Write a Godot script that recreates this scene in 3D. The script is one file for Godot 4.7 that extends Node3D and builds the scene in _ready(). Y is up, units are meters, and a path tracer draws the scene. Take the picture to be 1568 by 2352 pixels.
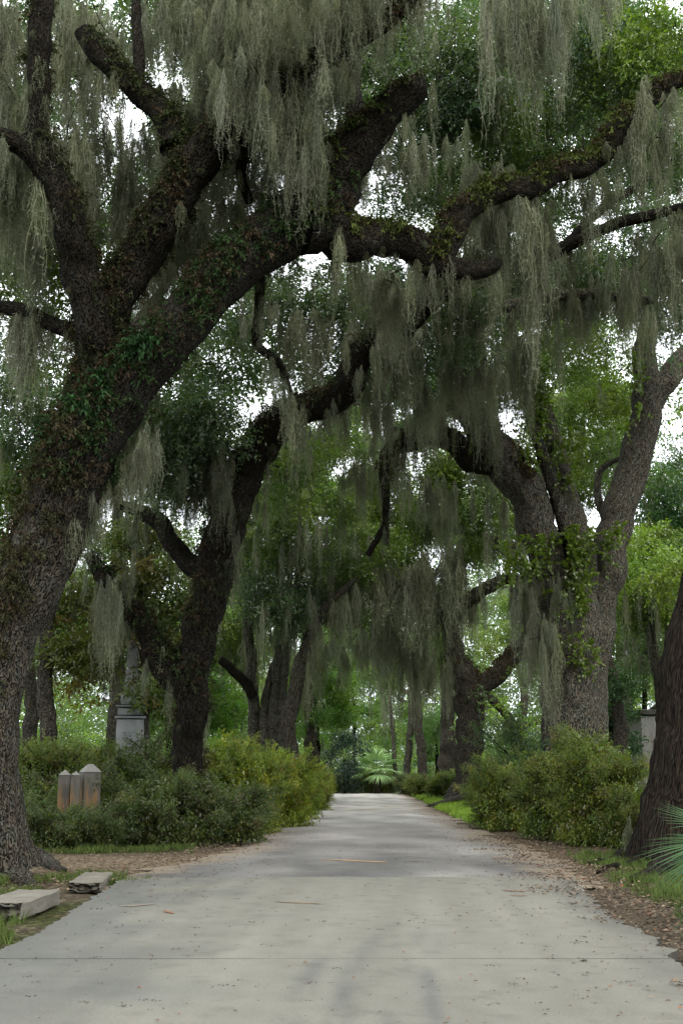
extends Node3D
# A lane of moss-hung live oaks on an overcast day.
# Places are read off the photograph in a 1568 x 2352 frame and set out at their own depth: P(x, y, depth).

const EYE := 1.2
var F := 1176.0 / tan(deg_to_rad(21.0))
var pitch := atan(600.0 / F)
var cp := cos(pitch)
var sp := sin(pitch)
var rng := RandomNumberGenerator.new()
var lump := FastNoiseLite.new()
var soft := FastNoiseLite.new()
var used := {}
var M := {}
var leaf_mesh := {}
var moss_mesh := []
var edge_l := []
var edge_r := []


func _ready():
	setup_camera_and_light()
	lump.seed = 11
	lump.frequency = 1.0
	lump.fractal_octaves = 3
	soft.seed = 29
	soft.frequency = 0.35
	soft.fractal_octaves = 4
	make_materials()
	make_leaf_meshes()
	make_moss_meshes()
	build_ground()
	build_apron()
	near_oak()
	arching_oak()
	forked_oak()
	far_right_oak()
	cedar_at_edge()
	multi_stem_oak()
	background_trees()
	bushes()
	palms()
	stonework()
	ground_cover()


func setup_camera_and_light():
	var cam := Camera3D.new()
	cam.name = "camera"
	cam.fov = 42.0
	cam.near = 0.05
	cam.far = 1000.0
	cam.position = Vector3(0, EYE, 0)
	cam.rotation = Vector3(pitch, 0, 0)
	add_child(cam)
	cam.current = true
	var we := WorldEnvironment.new()
	we.name = "world_environment"
	var e := Environment.new()
	e.background_mode = Environment.BG_SKY
	var sky := Sky.new()
	var sm := ProceduralSkyMaterial.new()
	sm.sky_top_color = Color(0.97, 0.985, 1.0)
	sm.sky_horizon_color = Color(0.93, 0.96, 1.0)
	sm.sky_curve = 0.2
	sm.ground_bottom_color = Color(0.2, 0.2, 0.17)
	sm.ground_horizon_color = Color(0.35, 0.36, 0.33)
	sm.sun_angle_max = 1.0
	sky.sky_material = sm
	e.sky = sky
	e.background_energy_multiplier = 1.0
	e.tonemap_mode = Environment.TONE_MAPPER_LINEAR
	e.tonemap_exposure = 3.3
	e.sdfgi_enabled = true
	e.ssao_enabled = true
	e.ssil_enabled = true
	we.environment = e
	add_child(we)
	var sun := DirectionalLight3D.new()
	sun.name = "sun"
	sun.light_energy = 0.5
	sun.light_color = Color(1.0, 0.98, 0.95)
	sun.light_angular_distance = 40.0
	sun.shadow_enabled = true
	sun.rotation = Vector3(deg_to_rad(-40), deg_to_rad(15), 0)
	add_child(sun)


# ---------------------------------------------------------------- places
func P(px: float, py: float, d: float) -> Vector3:
	var cx := (px - 784.0) / F
	var cy := (1176.0 - py) / F
	var z := cp - cy * sp
	return Vector3(cx / z * d, EYE + (cy * cp + sp) / z * d, -d)


func G(px: float, py: float) -> Vector3:
	var cy := (1176.0 - py) / F
	var z := cp - cy * sp
	var y := cy * cp + sp
	return P(px, py, -EYE / y * z)


func size_at(r: float, py: float, d: float) -> float:
	var cy := (1176.0 - py) / F
	return r * d / (cp - cy * sp) / F


func rr(a: float, b: float) -> float:
	return rng.randf_range(a, b)


# ---------------------------------------------------------------- naming
func numbered(called: String) -> String:
	if not used.has(called):
		used[called] = 0
		return called
	used[called] += 1
	return "%s_%03d" % [called, used[called]]


func thing(called: String, label: String, category: String, at := Vector3.ZERO, group := "") -> Node3D:
	var o := Node3D.new()
	o.name = numbered(called)
	o.position = at
	add_child(o)
	tag(o, label, category, group)
	return o


func tag(o: Node, label: String, category: String, group := "", kind := ""):
	o.set_meta("label", label)
	o.set_meta("category", category)
	if group != "":
		o.set_meta("group", group)
	if kind != "":
		o.set_meta("kind", kind)


class MB:
	var v := PackedVector3Array()
	var n := PackedVector3Array()
	var uv := PackedVector2Array()
	var c := PackedColorArray()
	var i := PackedInt32Array()

	func mesh(smooth := true) -> ArrayMesh:
		var a := []
		a.resize(Mesh.ARRAY_MAX)
		a[Mesh.ARRAY_VERTEX] = v
		if smooth and n.size() == v.size():
			a[Mesh.ARRAY_NORMAL] = n
		if uv.size() == v.size():
			a[Mesh.ARRAY_TEX_UV] = uv
		if c.size() == v.size():
			a[Mesh.ARRAY_COLOR] = c
		a[Mesh.ARRAY_INDEX] = i
		var m := ArrayMesh.new()
		m.add_surface_from_arrays(Mesh.PRIMITIVE_TRIANGLES, a)
		return m

	func flat(p: PackedVector3Array, col: Color, uvs := PackedVector2Array()):
		# a convex polygon, corners clockwise as seen from its front
		var at := v.size()
		var nn := (p[p.size() - 1] - p[0]).cross(p[1] - p[0]).normalized()
		for k in p.size():
			v.append(p[k])
			n.append(nn)
			c.append(col)
			uv.append(uvs[k] if uvs.size() == p.size() else Vector2(p[k].x + p[k].y, p[k].z + p[k].y))
		for k in range(1, p.size() - 1):
			i.append_array([at, at + k, at + k + 1])


func put(called: String, mesh: Mesh, mat: Material, parent: Node = null, at := Vector3.ZERO) -> MeshInstance3D:
	var o := MeshInstance3D.new()
	o.name = called if parent else numbered(called)
	o.mesh = mesh
	o.material_override = mat
	o.position = at
	if parent:
		parent.add_child(o, true)
	else:
		add_child(o)
	return o


func scatter(called: String, mesh: Mesh, mat: Material, xf: Array, col: Array, parent: Node = null, at := Vector3.ZERO) -> MultiMeshInstance3D:
	var mm := MultiMesh.new()
	mm.transform_format = MultiMesh.TRANSFORM_3D
	mm.use_colors = true
	mm.mesh = mesh
	mm.instance_count = xf.size()
	for k in xf.size():
		mm.set_instance_transform(k, xf[k])
		mm.set_instance_color(k, col[k])
	var o := MultiMeshInstance3D.new()
	o.name = called if parent else numbered(called)
	o.multimesh = mm
	o.material_override = mat
	o.position = at
	o.set_meta("kind", "stuff")
	if parent:
		parent.add_child(o, true)
	else:
		add_child(o)
	return o


# ---------------------------------------------------------------- materials
func noise_image(side: int, freq: float, kind: int, seed_: int, fractal := FastNoiseLite.FRACTAL_FBM, octaves := 4) -> Image:
	var f := FastNoiseLite.new()
	f.seed = seed_
	f.noise_type = kind
	f.frequency = freq
	f.fractal_type = fractal
	f.fractal_octaves = octaves
	return f.get_seamless_image(side, side, false, false, 0.2)


func tex(im: Image) -> ImageTexture:
	return ImageTexture.create_from_image(im)


func mat(albedo: Color, rough: float) -> StandardMaterial3D:
	var m := StandardMaterial3D.new()
	m.albedo_color = albedo.linear_to_srgb()
	m.roughness = rough
	m.vertex_color_use_as_albedo = true
	return m


func make_materials():
	# bark: furrows run along the trunk, since the texture is laid out long that way
	var warp := noise_image(512, 0.012, FastNoiseLite.TYPE_SIMPLEX_SMOOTH, 3, FastNoiseLite.FRACTAL_FBM, 3)
	var fine := noise_image(512, 0.06, FastNoiseLite.TYPE_SIMPLEX, 5)
	var patch := noise_image(512, 0.008, FastNoiseLite.TYPE_SIMPLEX, 9)
	var bc := Image.create(512, 512, false, Image.FORMAT_RGB8)
	var bh := Image.create(512, 512, false, Image.FORMAT_RGB8)
	for y in 512:
		for x in 512:
			var wq := warp.get_pixel(x, y).r
			var b := fine.get_pixel(x, y).r
			var p := patch.get_pixel(x, y).r
			var ph := x / 512.0 * 8.0 + (wq - 0.5) * 3.4
			var id := posmod(int(floor(ph)), 8)
			var hu := smoothstep(0.02, 0.5, 1.0 - absf(2.0 * (ph - floor(ph)) - 1.0))
			var pv := y / 512.0 * 4.0 + id * 0.37 + (b - 0.5) * 0.7 + (wq - 0.5) * 3.0
			var hv := smoothstep(0.0, 0.3, 1.0 - absf(2.0 * (pv - floor(pv)) - 1.0))
			var h := clampf(hu * (0.76 + 0.24 * hv) + (b - 0.5) * 0.3, 0, 1)
			bh.set_pixel(x, y, Color(h, h, h))
			var t := clampf(0.40 + 0.56 * h + (b - 0.5) * 0.3 + (wq - 0.5) * 0.4, 0.05, 1)
			var warm := Color(0.82, 0.79, 0.74).lerp(Color(0.80, 0.82, 0.79), clampf((p - 0.4) * 3.0, 0, 1))
			bc.set_pixel(x, y, Color(warm.r * t, warm.g * t, warm.b * t))
	var bct := tex(bc)
	var bht := tex(bh)
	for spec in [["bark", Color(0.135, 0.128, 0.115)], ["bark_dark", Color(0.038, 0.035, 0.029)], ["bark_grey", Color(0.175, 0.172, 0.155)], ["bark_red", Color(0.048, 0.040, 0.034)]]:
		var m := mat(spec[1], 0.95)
		m.albedo_texture = bct
		m.heightmap_enabled = true
		m.heightmap_texture = bht
		m.heightmap_scale = 7.0
		m.metallic_specular = 0.2
		if spec[0] == "bark_grey":
			m.heightmap_scale = 5.0
		if spec[0] == "bark_red":
			m.uv1_scale = Vector3(2.0, 0.3, 1.0)
		M[spec[0]] = m
	var lm := mat(Color(1, 1, 1), 0.34)
	lm.metallic_specular = 0.62
	lm.backlight_enabled = true
	lm.backlight = Color(0.93, 1.0, 0.5)
	M.leaf = lm
	var dl := mat(Color(1, 1, 1), 0.9)
	dl.metallic_specular = 0.2
	M.dull = dl
	var fm := mat(Color(1, 1, 1), 0.8)
	fm.metallic_specular = 0.25
	fm.backlight_enabled = true
	fm.backlight = Color(0.5, 0.55, 0.25)
	M.fern = fm
	var mo := mat(Color(1, 1, 1), 0.95)
	mo.metallic_specular = 0.15
	mo.backlight_enabled = true
	mo.backlight = Color(0.85, 0.85, 0.75)
	M.moss = mo
	# ground: crumbs of litter over sandy soil
	var g1 := noise_image(1024, 0.03, FastNoiseLite.TYPE_CELLULAR, 21, FastNoiseLite.FRACTAL_FBM, 3)
	var g2 := noise_image(1024, 0.12, FastNoiseLite.TYPE_SIMPLEX, 22)
	var gi := Image.create(1024, 1024, false, Image.FORMAT_RGB8)
	var hi := Image.create(1024, 1024, false, Image.FORMAT_RGB8)
	for y in 1024:
		for x in 1024:
			var a := g1.get_pixel(x, y).r
			var b := g2.get_pixel(x, y).r
			var t := clampf(0.45 + 0.5 * b + (a - 0.5) * 0.7, 0.15, 1)
			gi.set_pixel(x, y, Color(t, t * 0.985, t * 0.96))
			hi.set_pixel(x, y, Color(t, t, t))
	var gm := mat(Color(1, 1, 1), 0.97)
	gm.albedo_texture = tex(gi)
	gm.heightmap_enabled = true
	gm.heightmap_texture = tex(hi)
	gm.heightmap_scale = 2.5
	gm.uv1_triplanar = true
	gm.uv1_world_triplanar = true
	gm.uv1_scale = Vector3(0.45, 0.45, 0.45)
	gm.metallic_specular = 0.15
	M.ground = gm
	# gravel and concrete
	var c1 := noise_image(1024, 0.2, FastNoiseLite.TYPE_SIMPLEX, 31)
	var c2 := noise_image(1024, 0.035, FastNoiseLite.TYPE_SIMPLEX, 32)
	var ci := Image.create(1024, 1024, false, Image.FORMAT_RGB8)
	var ri := Image.create(1024, 1024, false, Image.FORMAT_RGB8)
	for y in 1024:
		for x in 1024:
			var a := c1.get_pixel(x, y).r
			var b := c2.get_pixel(x, y).r
			var t := clampf(0.9 + (a - 0.5) * 0.7 + (b - 0.5) * 0.12, 0, 1)
			ci.set_pixel(x, y, Color(t, t, t * 0.995))
			var s := clampf(0.86 + (a - 0.5) * 0.6 + (b - 0.5) * 0.1, 0, 1)
			ri.set_pixel(x, y, Color(s, s, s))
	var cm := mat(Color(1, 1, 1), 0.9)
	cm.albedo_texture = tex(ci)
	cm.uv1_triplanar = true
	cm.uv1_world_triplanar = true
	cm.uv1_scale = Vector3(0.8, 0.8, 0.8)
	cm.metallic_specular = 0.3
	M.concrete = cm
	var rm: StandardMaterial3D = cm.duplicate()
	rm.albedo_texture = tex(ri)
	rm.heightmap_enabled = true
	rm.heightmap_texture = rm.albedo_texture
	rm.heightmap_scale = 0.8
	rm.uv1_scale = Vector3(0.6, 0.6, 0.6)
	M.gravel = rm
	var st: StandardMaterial3D = cm.duplicate()
	st.albedo_texture = tex(ri)
	st.heightmap_enabled = true
	st.heightmap_texture = st.albedo_texture
	st.heightmap_scale = 1.0
	st.uv1_scale = Vector3(1.1, 1.1, 1.1)
	M.stone = st


# ---------------------------------------------------------------- plant pieces
func leaf_into(mb: MB, at: Vector3, dir: Vector3, side: Vector3, l: float, w: float, col: Color):
	# a leaf folded along its midrib
	var up := side.cross(dir).normalized()
	var k := mb.v.size()
	var mid := at + dir * l * 0.45
	mb.v.append_array([at, mid + side * w * 0.5 + up * w * 0.18, at + dir * l - up * l * 0.12, mid - side * w * 0.5 + up * w * 0.18])
	for q in 4:
		mb.c.append(col)
	mb.i.append_array([k, k + 1, k + 2, k, k + 2, k + 3])


func rand_dir() -> Vector3:
	var z := rr(-1, 1)
	var a := rr(0, TAU)
	var s := sqrt(1 - z * z)
	return Vector3(s * cos(a), z, s * sin(a))


func leaf_clump(twigs: int, per: int, reach: float, l: float, w: float, flat := 0.6) -> ArrayMesh:
	var mb := MB.new()
	for t in twigs:
		var d := rand_dir()
		d.y = d.y * flat + 0.1
		d = d.normalized()
		var s := d.cross(Vector3.UP)
		s = (s if s.length() > 0.1 else Vector3.RIGHT).normalized()
		var from := rand_dir() * reach * 0.25
		for k in per:
			var f := (k + rr(0.2, 1.0)) / per
			var at := from + d * reach * f * rr(0.8, 1.0) + Vector3(0, -0.15 * reach * f * f, 0)
			var out := (d * 0.6 + rand_dir() * 0.8 + Vector3(0, -0.1, 0)).normalized()
			var sd := out.cross(rand_dir() * 0.6 + Vector3.UP)
			sd = (sd if sd.length() > 0.1 else Vector3.RIGHT).normalized()
			var g := rr(0.65, 1.35)
			leaf_into(mb, at, out, sd, l * rr(0.7, 1.15), w * rr(0.8, 1.15), Color(g * rr(0.9, 1.15), g, g * rr(0.8, 1.1)))
	return mb.mesh(false)


func make_leaf_meshes():
	rng.seed = 101
	leaf_mesh.oak = [leaf_clump(9, 9, 0.42, 0.085, 0.042), leaf_clump(8, 10, 0.38, 0.085, 0.045), leaf_clump(10, 8, 0.46, 0.08, 0.04)]
	leaf_mesh.far = [leaf_clump(12, 9, 0.85, 0.15, 0.08, 0.7), leaf_clump(11, 9, 0.8, 0.15, 0.085, 0.7)]
	leaf_mesh.azalea = [leaf_clump(9, 8, 0.32, 0.074, 0.034, 0.9), leaf_clump(8, 9, 0.29, 0.078, 0.034, 0.9)]
	leaf_mesh.magnolia = [leaf_clump(7, 6, 0.5, 0.17, 0.075), leaf_clump(6, 7, 0.45, 0.18, 0.075)]
	leaf_mesh.fern = [leaf_clump(7, 8, 0.16, 0.055, 0.02, 0.8), leaf_clump(6, 9, 0.14, 0.06, 0.022, 0.8)]
	leaf_mesh.vine = [leaf_clump(5, 6, 0.4, 0.14, 0.12, 0.9)]


func moss_clump(strands: int, wide: float, long_: float, width: float) -> ArrayMesh:
	# threads gathered at the top, fuller below, thinning to a point
	var mb := MB.new()
	for s in strands:
		var a := rr(0, TAU)
		var u := sqrt(rr(0, 1))
		var out := Vector3(cos(a), 0, sin(a) * 0.8) * wide * u
		var y := -long_ * 0.3 * u * rr(0.0, 1.0) + rr(-0.02, 0.06)
		var l := long_ * (0.2 + 0.8 * pow(rr(0, 1), 0.9)) * (1.0 - 0.5 * u * u)
		l = maxf(0.12, l + y * 0.5)
		var n := int(maxf(4, l / 0.085))
		var step := l / n
		var walk := Vector3.ZERO
		var wave := rr(0.008, 0.03)
		var beat := rr(6.0, 16.0)
		var shift := rr(0, TAU)
		var turn := rr(0, TAU)
		var g := rr(0.7, 1.3)
		var prev := -1
		for k in n + 1:
			var f := float(k) / n
			var depth := -y / long_
			var swell := (0.3 + 0.7 * smoothstep(0.0, 0.3, depth)) * (1.0 - 0.45 * smoothstep(0.4, 1.0, depth))
			var p := out * swell + walk + Vector3(sin(y * beat + shift) * wave * f, y, cos(y * beat * 0.8 + shift) * wave * f)
			turn += rr(-0.9, 0.9)
			var side := Vector3(cos(turn), rr(-0.2, 0.2), sin(turn)) * width * (0.9 - 0.6 * f) * rr(0.6, 1.3)
			var at := mb.v.size()
			mb.v.append_array([p - side * 0.5, p + side * 0.5])
			var col := Color(g, g, g)
			mb.c.append_array([col, col])
			if prev >= 0:
				mb.i.append_array([prev, prev + 1, at, prev + 1, at + 1, at])
			prev = at
			for w in (2 if k > 0 else 1):
				# curled side threads
				var o := Vector3(rr(-1, 1), rr(-0.9, 0.5), rr(-1, 1)).normalized() * rr(0.025, 0.065)
				var h := mb.v.size()
				var q := o.cross(rand_dir()).normalized() * width * 0.4
				mb.v.append_array([p - q, p + q, p + o])
				mb.c.append_array([col, col, col])
				mb.i.append_array([h, h + 1, h + 2])
			y -= step
			walk += Vector3(rr(-0.32, 0.32) * step, 0, rr(-0.32, 0.32) * step)
	return mb.mesh(false)


func make_moss_meshes():
	rng.seed = 202
	moss_mesh = [moss_clump(38, 0.06, 0.75, 0.0085), moss_clump(42, 0.07, 1.1, 0.0085), moss_clump(46, 0.07, 1.6, 0.0085), moss_clump(44, 0.11, 0.9, 0.0085), moss_clump(26, 0.035, 1.3, 0.0085)]


# a tree under construction: its root node and what will be scattered on it
func begin_tree(called: String, label: String, base: Vector3, category := "tree", group := "") -> Dictionary:
	return {"root": thing(called, label, category, base, group), "base": base, "bag": {}, "twigs": MB.new(), "tint": Color(1, 1, 1)}


func drop(t: Dictionary, called: String, mesh: Mesh, m: Material, xf: Transform3D, col: Color):
	var key := "%s|%d|%d" % [called, mesh.get_instance_id(), m.get_instance_id()]
	if not t.bag.has(key):
		t.bag[key] = [called, mesh, m, [], []]
	t.bag[key][3].append(xf)
	t.bag[key][4].append(col)


func finish_tree(t: Dictionary, bark: Material):
	if t.twigs.v.size():
		var o := put("twigs", t.twigs.mesh(), bark, t.root, -t.base)
		o.set_meta("kind", "stuff")
	for key in t.bag:
		var b = t.bag[key]
		scatter(b[0], b[1], b[2], b[3], b[4], t.root, -t.base)


func spray(t: Dictionary, called: String, kind: String, at: Vector3, size: float, col: Color):
	var set_: Array = leaf_mesh[kind]
	var b := Basis.from_euler(Vector3(rr(-0.5, 0.5), rr(0, TAU), rr(-0.5, 0.5))).scaled(Vector3.ONE * size)
	drop(t, called, set_[rng.randi() % set_.size()], M.fern if kind == "fern" else M.leaf, Transform3D(b, at), col)


func moss_at(t: Dictionary, at: Vector3, length: float, wide := 1.0, col := Color(0.196, 0.216, 0.152)):
	var k := rng.randi() % moss_mesh.size()
	var own: float = [0.75, 1.1, 1.6, 0.9, 1.3][k]
	var s := length / own
	var w := wide * clampf(sqrt(s), 0.7, 1.5) * rr(0.8, 1.2)
	var b := Basis.from_euler(Vector3(0, rr(0, TAU), 0)) * Basis.from_scale(Vector3(w, s, w))
	var g := rr(0.65, 1.2)
	drop(t, "hanging_moss", moss_mesh[k], M.moss, Transform3D(b, at), Color(col.r * g, col.g * g * rr(0.97, 1.04), col.b * g * rr(0.9, 1.08)))


# ---------------------------------------------------------------- limbs
func spline(pts: Array, step: float) -> Array:
	# points are [Vector3, radius]; returns the same, evenly spaced on a smooth curve
	var out := []
	for k in pts.size() - 1:
		var a = pts[maxi(k - 1, 0)]
		var b = pts[k]
		var c = pts[k + 1]
		var e = pts[mini(k + 2, pts.size() - 1)]
		var n := int(maxf(1.0, ceil(b[0].distance_to(c[0]) / step)))
		for q in n:
			var f := float(q) / n
			out.append([b[0].cubic_interpolate(c[0], a[0], e[0], f), lerpf(b[1], c[1], f * f * (3 - 2 * f))])
	out.append(pts[-1])
	return out


func tube_into(mb: MB, s: Array, sides: int, o := {}):
	var flare: float = o.get("flare", 0.0)
	var rough: float = o.get("rough", 0.12)
	var green: float = o.get("green", 0.0)
	var lichen: float = o.get("lichen", 0.0)
	var flute: float = o.get("flute", 0.0)
	var tint: Color = o.get("tint", Color(1, 1, 1))
	var darken: float = o.get("darken", 0.0)
	var rings := []
	var nn := Vector3.ZERO
	var along := 0.0
	var mean := 0.0
	for q in s:
		mean += q[1]
	mean /= s.size()
	var rep := maxf(1.0, roundf(TAU * mean / 0.62))
	var start := mb.v.size()
	for k in s.size():
		var p: Vector3 = s[k][0]
		var T: Vector3 = ((s[mini(k + 1, s.size() - 1)][0]) - (s[maxi(k - 1, 0)][0])).normalized()
		if k == 0:
			nn = T.cross(Vector3(0.3, 0.1, 0.9)).normalized()
		else:
			along += p.distance_to(s[k - 1][0])
			nn = (nn - T * nn.dot(T)).normalized()
		var B := T.cross(nn)
		var ring := []
		for j in sides + 1:
			var th := TAU * (j % sides) / sides
			var dir := nn * cos(th) + B * sin(th)
			var r: float = s[k][1]
			var wp := p + dir * r
			r *= 1.0 + rough * lump.get_noise_3dv(wp * 2.2) * 1.6 + rough * 0.8 * lump.get_noise_3dv(wp * 7.0)
			if flute > 0.0:
				r *= 1.0 + flute * sin(th * 7.0 + 1.5 * lump.get_noise_3dv(p * 0.6)) + flute * 0.5 * sin(th * 13.0 + along)
			if flare > 0.0:
				var fl := exp(-along / 0.42)
				r *= 1.0 + flare * fl * (0.55 + 0.45 * sin(th * 5.0 + 2.0)) + flare * 0.35 * exp(-along / 1.2)
			ring.append(p + dir * r)
			mb.uv.append(Vector2(float(j) / sides * rep, along / 1.6))
			var col := tint
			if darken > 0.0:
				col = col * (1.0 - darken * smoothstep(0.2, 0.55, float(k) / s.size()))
			if green > 0.0:
				var g := clampf((dir.y * 0.8 + 0.1 + lump.get_noise_3dv(wp * 1.7) * 0.9) * green, 0, 1)
				col = col.lerp(Color(0.42, 0.55, 0.16) * 1.0, g * 0.75)
			if lichen > 0.0:
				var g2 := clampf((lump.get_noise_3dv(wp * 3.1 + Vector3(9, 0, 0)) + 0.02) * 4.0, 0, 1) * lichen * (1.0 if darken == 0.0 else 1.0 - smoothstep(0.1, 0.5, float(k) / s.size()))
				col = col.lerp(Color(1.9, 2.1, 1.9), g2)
			mb.c.append(Color(col.r, col.g, col.b))
		rings.append(ring)
	for k in s.size():
		for j in sides + 1:
			var jj := j % sides
			var dv: Vector3 = rings[mini(k + 1, s.size() - 1)][jj] - rings[maxi(k - 1, 0)][jj]
			var du: Vector3 = rings[k][(jj + 1) % sides] - rings[k][(jj + sides - 1) % sides]
			mb.v.append(rings[k][jj])
			mb.n.append(du.cross(dv).normalized())
	var w := sides + 1
	for k in s.size() - 1:
		for j in sides:
			var a := start + k * w + j
			mb.i.append_array([a, a + w, a + 1, a + 1, a + w, a + w + 1])
	# a closed end
	var last: Array = s[-1]
	var T2: Vector3 = (last[0] - s[-2][0]).normalized()
	var at := mb.v.size()
	var off := start + (s.size() - 1) * w
	mb.v.append(last[0] + T2 * last[1] * 0.35)
	mb.n.append(T2)
	mb.uv.append(Vector2(0.5, along / 1.7))
	mb.c.append(tint * 1.2)
	for j in sides:
		mb.i.append_array([off + j, at, off + j + 1])


# A limb from points [x, y, radius, depth]; returns its smooth centreline.
func limb(t: Dictionary, called: String, pts: Array, bark: Material, o := {}) -> Array:
	var world := []
	for q in pts:
		world.append([P(q[0], q[1], q[3]), size_at(q[2], q[1], q[3])])
	return limb_world(t, called, world, bark, o)


func limb_world(t: Dictionary, called: String, world: Array, bark: Material, o := {}) -> Array:
	var big := 0.0
	for q in world:
		big = maxf(big, q[1])
	var s := spline(world, clampf(big * 0.4, 0.08, 0.3))
	var wig: float = o.get("wiggle", 0.25)
	for k in range(1, s.size() - 1):
		var p: Vector3 = s[k][0]
		var f: float = minf(1.0, minf(k, s.size() - 1 - k) / 4.0) * wig * s[k][1]
		s[k][0] = p + Vector3(lump.get_noise_3dv(p * 0.7), lump.get_noise_3dv(p * 0.7 + Vector3(40, 0, 0)), lump.get_noise_3dv(p * 0.7 + Vector3(0, 40, 0))) * 2.0 * f
	var mb := MB.new()
	tube_into(mb, s, clampi(int(big * 70), 7, 30), o)
	put(called, mb.mesh(), bark, t.root, -t.base)
	return s


# small ferns and dead leaves clothing the upper side of a limb
func clothe(t: Dictionary, s: Array, per_m: float, size: float, col: Color, upward := 0.5, from := 0.0, to := 1.0, leftward := 9.0):
	for k in range(1, s.size()):
		var f := float(k) / s.size()
		if f < from or f > to:
			continue
		var a: Vector3 = s[k - 1][0]
		var b: Vector3 = s[k][0]
		var r: float = s[k][1]
		var n := a.distance_to(b) * per_m * clampf(r / 0.3, 0.25, 2.0)
		var m := int(n) + (1 if rr(0, 1) < n - int(n) else 0)
		var T := (b - a).normalized()
		for q in m:
			var d := rand_dir()
			d = (d - T * d.dot(T)).normalized()
			if d.y < upward - 1.0 + rr(-0.3, 0.3) or d.x > leftward + rr(-0.3, 0.3):
				continue
			var g := rr(0.5, 1.4)
			var c := col
			if rr(0, 1) < 0.35:
				c = Color(0.045, 0.034, 0.02)
			spray(t, "resurrection_fern", "fern", a.lerp(b, rr(0, 1)) + d * r * rr(0.95, 1.1), size * rr(0.7, 1.3), Color(c.r * g, c.g * g, c.b * g))


# short scraps of moss caught on the bark all round
func shag(t: Dictionary, s: Array, per_m: float, from := 0.0, to := 1.0):
	for k in range(1, s.size()):
		var f := float(k) / s.size()
		if f < from or f > to:
			continue
		var a: Vector3 = s[k - 1][0]
		var b: Vector3 = s[k][0]
		var r: float = s[k][1]
		var n := a.distance_to(b) * per_m
		for q in int(n * 0.7 + rr(0, 1)):
			var d := rand_dir()
			moss_at(t, a.lerp(b, rr(0, 1)) + (d - (b - a).normalized() * d.dot((b - a).normalized())).normalized() * r * 1.02, rr(0.08, 0.3), 0.8, Color(0.095, 0.108, 0.072))


# moss along a limb's underside
func drape(t: Dictionary, s: Array, per_m: float, lo: float, hi: float, from := 0.0, to := 1.0, wide := 1.0):
	for k in range(1, s.size()):
		var f := float(k) / s.size()
		if f < from or f > to:
			continue
		var a: Vector3 = s[k - 1][0]
		var b: Vector3 = s[k][0]
		var r: float = s[k][1]
		var bunch := clampf(0.6 + soft.get_noise_3dv(a * 3.0) * 2.2, 0.1, 2.0)
		var n := a.distance_to(b) * per_m * 1.7 * bunch
		var m := int(n) + (1 if rr(0, 1) < n - int(n) else 0)
		for q in m:
			var p := a.lerp(b, rr(0, 1)) + Vector3(rr(-1, 1) * r, -r * rr(-0.3, 0.8), rr(-1, 1) * r)
			moss_at(t, p, rr(lo, hi) * clampf(bunch, 0.6, 1.4), wide)


# mossy twigs across the view, with moss hanging from them
func curtain(t: Dictionary, x0: float, y0: float, x1: float, y1: float, d: float, n: int, lo: float, hi: float, deep := 1.0, wide := 1.0):
	var a := P(x0, y0, d)
	var b := P(x1, y1, d)
	var span := a.distance_to(b)
	var twigs := 4
	for w in twigs:
		var c := a.lerp(b, (w + rr(-0.4, 0.6)) / twigs) + Vector3(0, rr(-0.5, 0.45), rr(-deep, deep))
		var e := c + (b - a) / span * span * rr(0.3, 0.6) * (1 if rr(0, 1) < 0.6 else -1) + Vector3(0, rr(-0.35, 0.5), rr(-0.6, 0.6))
		var pts := []
		for k in 4:
			pts.append([c.lerp(e, k / 3.0) + Vector3(rr(-0.1, 0.1), rr(-0.15, 0.15), rr(-0.15, 0.15)), lerpf(0.013, 0.005, k / 3.0)])
		var s := spline(pts, 0.25)
		tube_into(t.twigs, s, 5, {"rough": 0.1, "tint": Color(2.2, 2.4, 1.9)})
		for k in int(n * 1.9 / twigs):
			var q = s[rng.randi() % s.size()]
			var f := rr(0, 1)
			moss_at(t, q[0] + Vector3(rr(-0.2, 0.2), rr(-0.3, 0.15), rr(-0.3, 0.3)), lo * 0.7 + (hi * 1.15 - lo * 0.7) * f * f, wide)


# a mass of foliage: sprays of leaves bunched at the ends of twigs
func foliage(t: Dictionary, kind: String, px: float, py: float, d: float, rx: float, ry: float, rz: float, n: int, col: Color, moss := 0, size := 1.0, mlen := 0.9):
	var c := P(px, py, d)
	foliage_at(t, kind, c, Vector3(size_at(rx, py, d), size_at(ry, py, d), rz), n, col, moss, size, mlen)


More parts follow.
